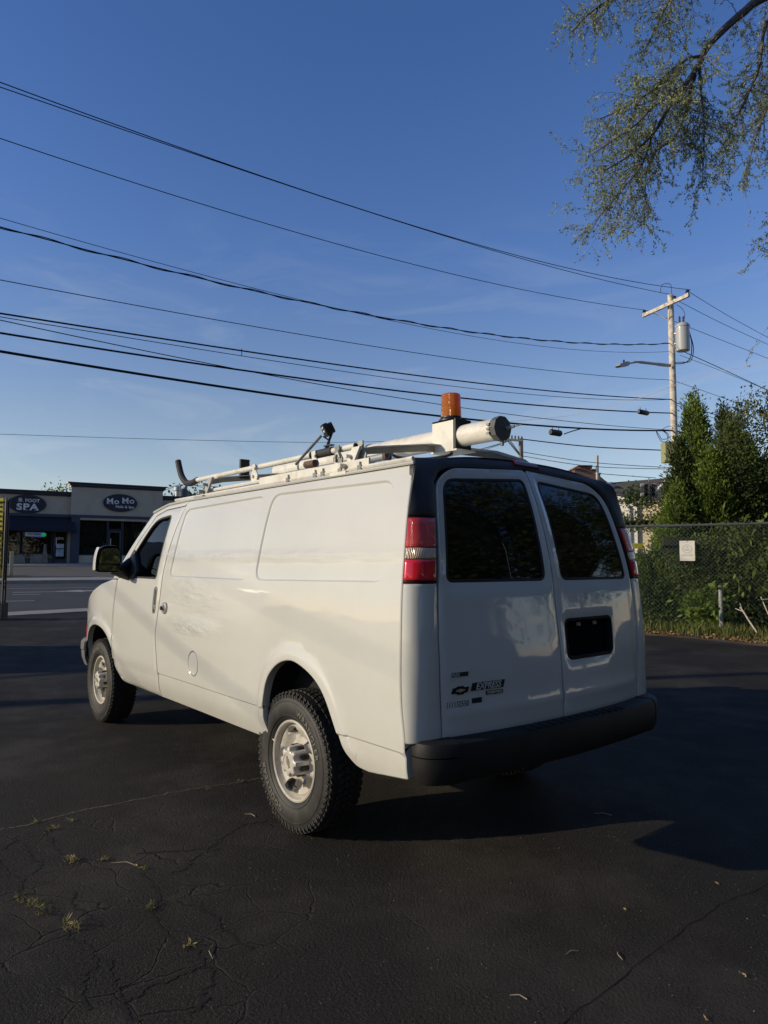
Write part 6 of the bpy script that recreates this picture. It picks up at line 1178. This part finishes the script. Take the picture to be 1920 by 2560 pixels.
# ---------------------------------------------------------------- trees
CON = leafmat('arborvitae_leaf', (.020, .042, .009), (.30, .40, .075), .45); COND = leafmat('dark_conifer_leaf', (.014, .030, .010), (.12, .15, .035), .3); IVY = leafmat('ivy_leaf', (.030, .058, .016), (.22, .26, .06), .4)
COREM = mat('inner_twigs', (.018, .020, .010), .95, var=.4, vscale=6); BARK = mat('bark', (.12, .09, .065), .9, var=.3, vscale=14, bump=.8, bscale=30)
def vnoise(P, s, seed=0):
    r_ = np.random.default_rng(seed); k = r_.normal(0, 1, (6, 3))*s; ph = r_.uniform(0, 6.28, 6); return np.sin(P@k.T+ph).sum(1)/3.2
def conifer(u, d, h, r, lab, n=11000, m=CON, seed=1, grp='arborvitae trees behind the fence', shape=.66, tilt=0, label_cat='conifer', lsz=.10):
    g_ = px(u, 1450, d); x, y = g_[0], g_[1]; z0 = gzp(x, y); o = empty('arborvitae', (x, y, z0), lab, label_cat, grp)
    b = MB(); b.tube([(x, y, z0), (x, y, z0+h*.8)], [.12, .03], 8); obj('trunk', b, BARK, o)
    prof2 = lambda t: r*np.clip(1-t, 0, 1)**shape*np.clip(t*7+.35, 0, 1)
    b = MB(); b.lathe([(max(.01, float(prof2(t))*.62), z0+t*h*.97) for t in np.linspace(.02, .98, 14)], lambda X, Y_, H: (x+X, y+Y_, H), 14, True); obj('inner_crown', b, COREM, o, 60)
    # upright sprays grouped in clumps
    nc = int(n/36); t = 1-RNG.random(nc)**.62; t = np.clip(t, .01, 1); a = RNG.uniform(0, 2*math.pi, nc); base = np.stack([np.cos(a), np.sin(a), t*4], 1); R_ = prof2(t)*(.97+.19*vnoise(base*2.4, 1.7, seed)+RNG.normal(0, .05, nc))
    Cn = np.stack([x+R_*np.cos(a), y+R_*np.sin(a), z0+t*h], 1); k = 36; cs = np.clip(.095*RNG.uniform(.5, 1.5, nc), .03, .15)
    P = np.repeat(Cn, k, 0)+RNG.normal(0, 1, (nc*k, 3))*np.repeat(cs, k)[:, None]*[.8, .8, 1.1]; Dn = np.repeat(np.stack([np.cos(a), np.sin(a), np.full(nc, 1.1)], 1), k, 0)
    tint = np.repeat(np.clip(.5+.35*vnoise(Cn, 2.2, seed+5)+RNG.normal(0, .14, nc), 0, 1), k)
    leaves('foliage', P, Dn, lsz, lsz*.42, m, o, .38, tint=tint); return o
conifer(1747, 18.6, 6.15, .86, 'tallest arborvitae with a pointed top beside the utility pole', 30000, CON, 1)
conifer(1822, 20.6, 6.25, .72, 'darkest arborvitae standing behind the others', 20000, COND, 2)
conifer(1852, 18.0, 5.35, .86, 'bright green arborvitae right of the dark one', 26000, CON, 3)
conifer(1708, 17.8, 4.75, .72, 'slender dark arborvitae leftmost in the hedge', 22000, COND, 4)
conifer(1788, 17.3, 4.35, .9, 'broad arborvitae in front of the two tallest', 26000, CON, 6)
conifer(1672, 17.4, 2.75, .62, 'small bright conifer at the left end of the hedge', 15000, CON, 7)
conifer(1930, 17.6, 4.2, 1.1, 'arborvitae at the right edge behind the fence', 18000, COND, 8)
conifer(1625, 17.0, 1.75, .85, 'low rounded conifer bush behind the fence nearest the van', 16000, CON, 9, shape=.5)
conifer(1888, 18.6, 4.7, .95, 'rounded arborvitae between the bright one and the right edge', 24000, CON, 21, shape=.6)
conifer(1700, 17.2, 3.5, .75, 'sunlit arborvitae low on the left of the hedge', 20000, CON, 22, shape=.6)
conifer(1500, 17.6, 1.5, 1.1, 'low bush hidden partly by the van behind the fence', 4000, CON, 10, shape=.5)
def bush(name, lab, cen, rad, n, m, lsz=.07, cat_='bush', grp=None, seed=3, par=None, core=True, lw=.55, hollow=.55, fill=1):
    cen = np.array(cen, float); rad = np.array(rad, float); o = empty(name, (cen[0], cen[1], max(0, cen[2]-rad[2])), lab, cat_, grp)
    if core:
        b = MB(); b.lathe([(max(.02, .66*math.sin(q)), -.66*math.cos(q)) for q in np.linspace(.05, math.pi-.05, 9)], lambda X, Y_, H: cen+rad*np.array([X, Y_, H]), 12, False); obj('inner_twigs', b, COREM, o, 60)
    nc = n//30; v = RNG.normal(0, 1, (nc, 3)); v /= np.linalg.norm(v, axis=1)[:, None]; q = RNG.uniform(hollow, 1, nc)**.5; Cn = cen+v*rad*(q*(1+.22*vnoise(v*2, 1.6, seed)))[:, None]
    P = np.repeat(Cn, 30, 0)+RNG.normal(0, 1, (nc*30, 3))*lsz*1.6; P[:, 2] = np.maximum(P[:, 2], .02); tint = np.repeat(np.clip(.5+.4*vnoise(Cn, 2, seed+2)+RNG.normal(0, .12, nc), 0, 1), 30)
    leaves('foliage', P, np.repeat(v, 30, 0)+[0, 0, .3], lsz, lsz*lw, m, o, .8, tint=tint); return o
# ivy screen behind the mesh
nI = 36000; t = RNG.uniform(8.2, FL, nI); z = RNG.uniform(.05, 2.5, nI); P = FS[None]+fd[None]*t[:, None]+fh[None]*RNG.uniform(.08, .75, nI)[:, None]; P[:, 2] = z
dens = vnoise(np.column_stack([t*1.7, z*1.7, np.zeros(nI)]), 1.3, 21); top = 2.25+.25*np.sin(t*3)+.2*np.sin(t*7.1); k = (dens > -.42) & (z < top) & ~((t < 9.15) & (z > .95)); P = P[k]; tint = np.clip(.45+.4*dens[k], 0, 1)
tag(leaves('ivy', P, np.tile(-fh+[0, 0, .2], (len(P), 1)), .075, .05, IVY, None, .7, tint=tint), 'tangled ivy and creepers filling the fence from behind', 'ivy', kind='stuff')
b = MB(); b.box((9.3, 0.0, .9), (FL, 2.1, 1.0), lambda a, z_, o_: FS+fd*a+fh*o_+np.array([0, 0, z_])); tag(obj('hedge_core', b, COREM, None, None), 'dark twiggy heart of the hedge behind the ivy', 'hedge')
FOLB = leafmat('broad_leaf', (.05, .10, .02), (.17, .24, .05), .35); FOLD = leafmat('deciduous_leaf', (.035, .055, .018), (.13, .15, .05), .35, (.30, .20, .07))
g_ = px(1765, 1500, 14.9); bush('broadleaf_weed', 'bright broad leaved weed growing up in front of the fence', (g_[0], g_[1], .48), (.24, .22, .46), 360, FOLB, .13, 'weed', core=False, seed=4)
g_ = px(1885, 1450, 15.8); bush('broadleaf_shrub', 'dark green shrub with long leaves behind the right of the fence', (g_[0], g_[1], 1.1), (.65, .5, .95), 1500, IVY, .22, 'shrub', core=False, seed=5, lw=.35)
g_ = px(1920, 1250, 17.2); bush('deciduous_tree', 'loose leafed tree with a few orange leaves at the right edge', (g_[0]+.1, g_[1], 4.0), (1.15, 1.1, 1.75), 9000, FOLD, .085, 'tree', core=False, seed=6)
g_ = px(1662, 1300, 33); bush('street_tree', 'feathery green tree in front of the cream house', (g_[0]-.45, g_[1]-1.4, 3.7), (1.0, 1.0, 1.7), 5000, leafmat('feathery_leaf', (.06, .09, .025), (.16, .19, .06), .35), .16, 'tree', core=False, seed=7, hollow=.1)
g_ = px(1590, 1325, 34); bush('low_hedge', 'low clipped hedge before the cream house', (g_[0], g_[1], px(1590, 1306, 34)[2]), (2.0, 1.2, .16), 2500, COND, .14, 'hedge', seed=8)
g_ = px(1595, 1250, 43); bush('street_tree', 'green tree crown above the gutter of the cream house', (g_[0], g_[1], px(1595, 1243, 43)[2]), (.9, .9, .22), 900, leafmat('far_leaf', (.06, .09, .03), (.14, .17, .06), .3), .22, 'tree', core=False, seed=9, hollow=.1)
# distant trees over the shops
g_ = px(147, 1224, 66); bush('distant_tree', 'tree top showing over the foot spa roof', (g_[0], g_[1], 6.5), (1.6, 1.6, 1.75), 2500, CON, .25, 'tree', core=False, seed=11)
g_ = px(147, 1215, 66); 
g_ = px(500, 1238, 90); bush('distant_tree', 'distant tree line right of the shops', (g_[0], g_[1], 7.0), (7, 4, 3.2), 3000, COND, .5, 'tree', seed=12)
# trees behind the camera: seen in the glass and paint only
for i, (x, y, h, r) in enumerate([(-17, -13, 17, 5.5), (-15, -22, 17, 5.5), (-8, -28, 16, 5.2), (-21, -4, 17, 5.6), (-20, 6, 14, 5.0), (-23, 15, 15, 5), (-16.5, -8, 9, 3.4)]):
    o = bush('rear_tree', 'leafy tree behind the car park, %s' % ['between the two nearest the fence corner', 'at the far fence corner', 'furthest along the fence line', 'behind the middle of the clipped hedge', 'past the middle of the clipped hedge', 'at the far end of the clipped hedge', 'lowest one beside the clipped hedge'][i], (x, y, h*.58), (r, r, h*.5), 10000, leafmat('rear_tree_leaf', (.03, .05, .015), (.10, .13, .035), .3) if i == 0 else bpy.data.materials['rear_tree_leaf'], .42, 'tree', 'trees behind the car park', seed=30+i)
    b = MB(); b.tube([(x, y, 0), (x, y, h*.5)], [.3, .15], 8); obj('trunk', b, BARK, o)
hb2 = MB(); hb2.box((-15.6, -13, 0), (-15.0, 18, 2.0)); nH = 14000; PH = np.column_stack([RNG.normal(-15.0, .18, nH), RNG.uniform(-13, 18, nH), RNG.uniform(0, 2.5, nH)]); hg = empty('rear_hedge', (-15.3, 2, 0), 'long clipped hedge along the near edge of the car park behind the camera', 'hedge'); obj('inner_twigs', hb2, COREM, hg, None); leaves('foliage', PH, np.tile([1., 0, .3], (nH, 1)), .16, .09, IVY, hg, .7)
# ---------------------------------------------------------------- overhanging tree
OV = empty('overhanging_tree', (px(2600, 1400, 8.5)[0], px(2600, 1400, 8.5)[1], 0), 'thin leaved tree whose branches hang into the top right', 'tree')
BR2 = mat('branch_bark', (.12, .10, .085), .9, var=.35, vscale=20, bump=.5, bscale=60)
tb0 = px(2600, 1400, 8.5); b = MB(); b.tube(crom([(tb0[0], tb0[1], 0), (tb0[0]+.05, tb0[1]-.05, 2.5), px(2450, 300, 8.4), px(2200, -60, 8.2)], 6), [.24]*6+[.2]*6+[.15]*6+[.12], 10); obj('trunk', b, BR2, OV)
limbs = [([(2200, -60, 8.2), (2020, -50, 7.8), (1900, 0, 7.5), (1859, 30, 7.4), (1809, 74, 7.3), (1768, 118, 7.2), (1748, 159, 7.1), (1724, 196, 7.05), (1697, 233, 7.0), (1670, 270, 6.95), (1640, 324, 6.9), (1596, 371, 6.85), (1549, 405, 6.8), (1495, 435, 6.75)], .055, .005),
 ([(1755, 140, 7.15), (1711, 152, 7.1), (1664, 202, 7.0), (1596, 250, 6.95), (1530, 285, 6.9), (1490, 300, 6.85)], .018, .003),
 ([(1748, 159, 7.1), (1750, 200, 7.15), (1753, 236, 7.2), (1760, 304, 7.2), (1758, 405, 7.2), (1755, 472, 7.2)], .016, .003),
 ([(1740, 170, 7.1), (1722, 240, 7.2), (1711, 294, 7.25), (1684, 345, 7.3), (1640, 380, 7.3), (1616, 430, 7.3), (1613, 506, 7.3), (1611, 574, 7.3)], .020, .003),
 ([(2020, -50, 7.8), (1960, 0, 7.7), (1913, 67, 7.7), (1897, 169, 7.7), (1860, 256, 7.7), (1829, 320, 7.7), (1795, 388, 7.7)], .030, .003),
 ([(1990, 20, 8), (1950, 180, 8), (1917, 270, 8), (1886, 354, 8), (1866, 439, 8)], .026, .003),
 ([(2100, -80, 8), (1900, -150, 7.6), (1750, -110, 7.3), (1650, -60, 7.1), (1560, -20, 7.0), (1478, 30, 6.9), (1430, 80, 6.85)], .04, .004),
 ([(1750, -110, 7.3), (1690, -30, 7.3), (1645, 60, 7.2), (1610, 130, 7.2)], .018, .003),
 ([(1640, 300, 7), (1610, 400, 7), (1560, 470, 7), (1500, 540, 6.95), (1480, 575, 6.9)], .012, .002),
 ([(1697, 233, 7), (1640, 262, 6.8), (1590, 310, 6.7), (1520, 360, 6.6), (1470, 392, 6.6)], .014, .002),
 ([(2100, 300, 8), (2040, 500, 7.9), (1990, 600, 7.8), (1945, 600, 7.7)], .012, .003),
 ([(2120, 520, 7.9), (2040, 680, 7.8), (1985, 760, 7.8), (1950, 800, 7.7)], .012, .003)]
LC, LD = [], []; TWB = MB(); rg = np.random.default_rng(77)
def twig(p, d, l, r, lvl):
    n = max(4, int(l/.06)); P = [p]; q = p.copy(); dd2 = d/np.linalg.norm(d)
    for i in range(n):
        dd2 = dd2+rg.normal(0, .16, 3)+np.array([0, 0, -.055*(1+lvl)]); dd2 /= np.linalg.norm(dd2); q = q+dd2*l/n; P.append(q.copy())
        if lvl < 2 and rg.random() < (.62 if lvl == 0 else .5) and i > 0:
            nd2 = dd2+rg.normal(0, .75, 3); twig(q, nd2, l*rg.uniform(.3, .55), r*.5, lvl+1)
    TWB.tube(P, list(np.linspace(r, r*.35, len(P))), 4, False)
    if lvl >= 1 or l < .35:
        for k_ in range(int(l/.014)):
            if rg.random() < .06: continue
            i = rg.integers(0, len(P)-1); f_ = rg.random(); c_ = P[i]*(1-f_)+P[i+1]*f_; LC.append(c_+rg.normal(0, .012, 3)); LD.append(dd2*.5+rg.normal(0, .6, 3)+[0, 0, -.5])
for pts_, r0, r1 in limbs:
    P = crom([px(*p) for p in pts_], 6); rad_ = np.linspace(r0, r1, len(P)); b = MB(); b.tube(P, list(rad_), 7, False); obj('branch', b, BR2, OV)
    for i in range(len(P)-1):
        sl = np.linalg.norm(P[i+1]-P[i]); tt = i/len(P); ns = rg.poisson(sl*(36 if rad_[i] < .02 else 22)*(1 if pts_[0][0] < 2050 or (tt > .25 and pts_[0][0] < 2105) else .25))
        for _ in range(ns):
            d = (P[i+1]-P[i])/sl; d = d+rg.normal(0, .75, 3)+[0, 0, -.15]; twig(P[i]+(P[i+1]-P[i])*rg.random(), d, rg.uniform(.25, .62)*(1-.3*tt), min(.0045, rad_[i]*.4), 0)
tag(obj('twigs', TWB, BR2, OV, None), kind='stuff')
leaves('foliage', np.array(LC), np.array(LD), .034, .0135, leafmat('small_leaf', (.16, .20, .10), (.44, .49, .25), .42, (.50, .42, .22)), OV, .3)
# tall thin-branched tree left of the car park: its limbs throw soft bars of shade on the van side
LT = empty('sparse_tree', (11.5, 15.5, 0), 'sparse branching tree beyond the left of the car park on the sunny side', 'tree')
b = MB(); b.tube(crom([(11.5, 15.5, 0), (11.4, 15.4, 3), (11.2, 15.1, 6), (11.0, 15, 9)], 5), list(np.linspace(.28, .08, 16)), 10); obj('trunk', b, BR2, LT)
def sunpt(x, z, t): return np.array([x, 1., z])+SUN*t
for q, (x0, z0_, x1, z1_, t, r_) in enumerate([(3.9, 1.50, .0, .55, 14.5, .015), (4.6, 1.40, 1.5, .15, 14, .015), (2.6, 1.75, -2.6, .75, 15.5, .008)]):
    P = crom([(11.3, 15.2, 4.6+q*.5), tuple(sunpt(x0+.6, z0_+.3, t)), tuple(sunpt(x0, z0_, t)), tuple(sunpt((x0+x1)/2, (z0_+z1_)/2-.05, t)), tuple(sunpt(x1, z1_, t))], 5); b = MB(); b.tube(P, list(np.linspace(r_*1.1, r_*.7, len(P))), 7); obj('branch', b, BR2, LT)
print('overhang leaves', len(LC), 'twig faces', len(TWB.f))
# vehicle parked off to the left, throws the long blue shade on the asphalt
V2N = empty('parked_truck', (10.6, 5.0, 0), 'white box truck parked beyond the left side of the car park', 'truck')
ca_, sa_ = math.cos(R(48)), math.sin(R(48)); T3 = lambda a, c, h: np.array([10.9+a*ca_-c*sa_, 4.9+a*sa_+c*ca_, h])
def tbx(nm, a0, a1, c0, c1, h0, h1, m, bev=.03): b = MB(); b.box((a0, c0, h0), (a1, c1, h1), T3); o = obj(nm, b, m, V2N, None); q = o.modifiers.new('b', 'BEVEL'); q.width = bev; q.segments = 2; return o
TP = mat('truck_white', (.7, .69, .66), .4, coat=.3)
tbx('cargo_box', -2.9, 1.1, -1.05, 1.05, .75, 2.75, TP); tbx('cab', 1.15, 2.9, -.95, .95, .5, 2.1, TP, .12); tbx('chassis', -2.8, 2.7, -.7, .7, .4, .75, BLK); tbx('windshield', 2.86, 2.93, -.8, .8, 1.3, 1.95, GLASSBLK); tbx('bumper', 2.9, 3.02, -.9, .9, .45, .7, BLK)
for a_ in (-1.9, 2.1):
    for c_ in (-.9, .9): b = MB(); b.lathe([(0, -.13), (.25, -.13), (.38, -.10), (.38, .10), (.25, .13), (0, .13)], lambda X, Y_, H: T3(a_+X, c_+H, .38+Y_), 20, False); obj('wheel', b, RUBBER, V2N)
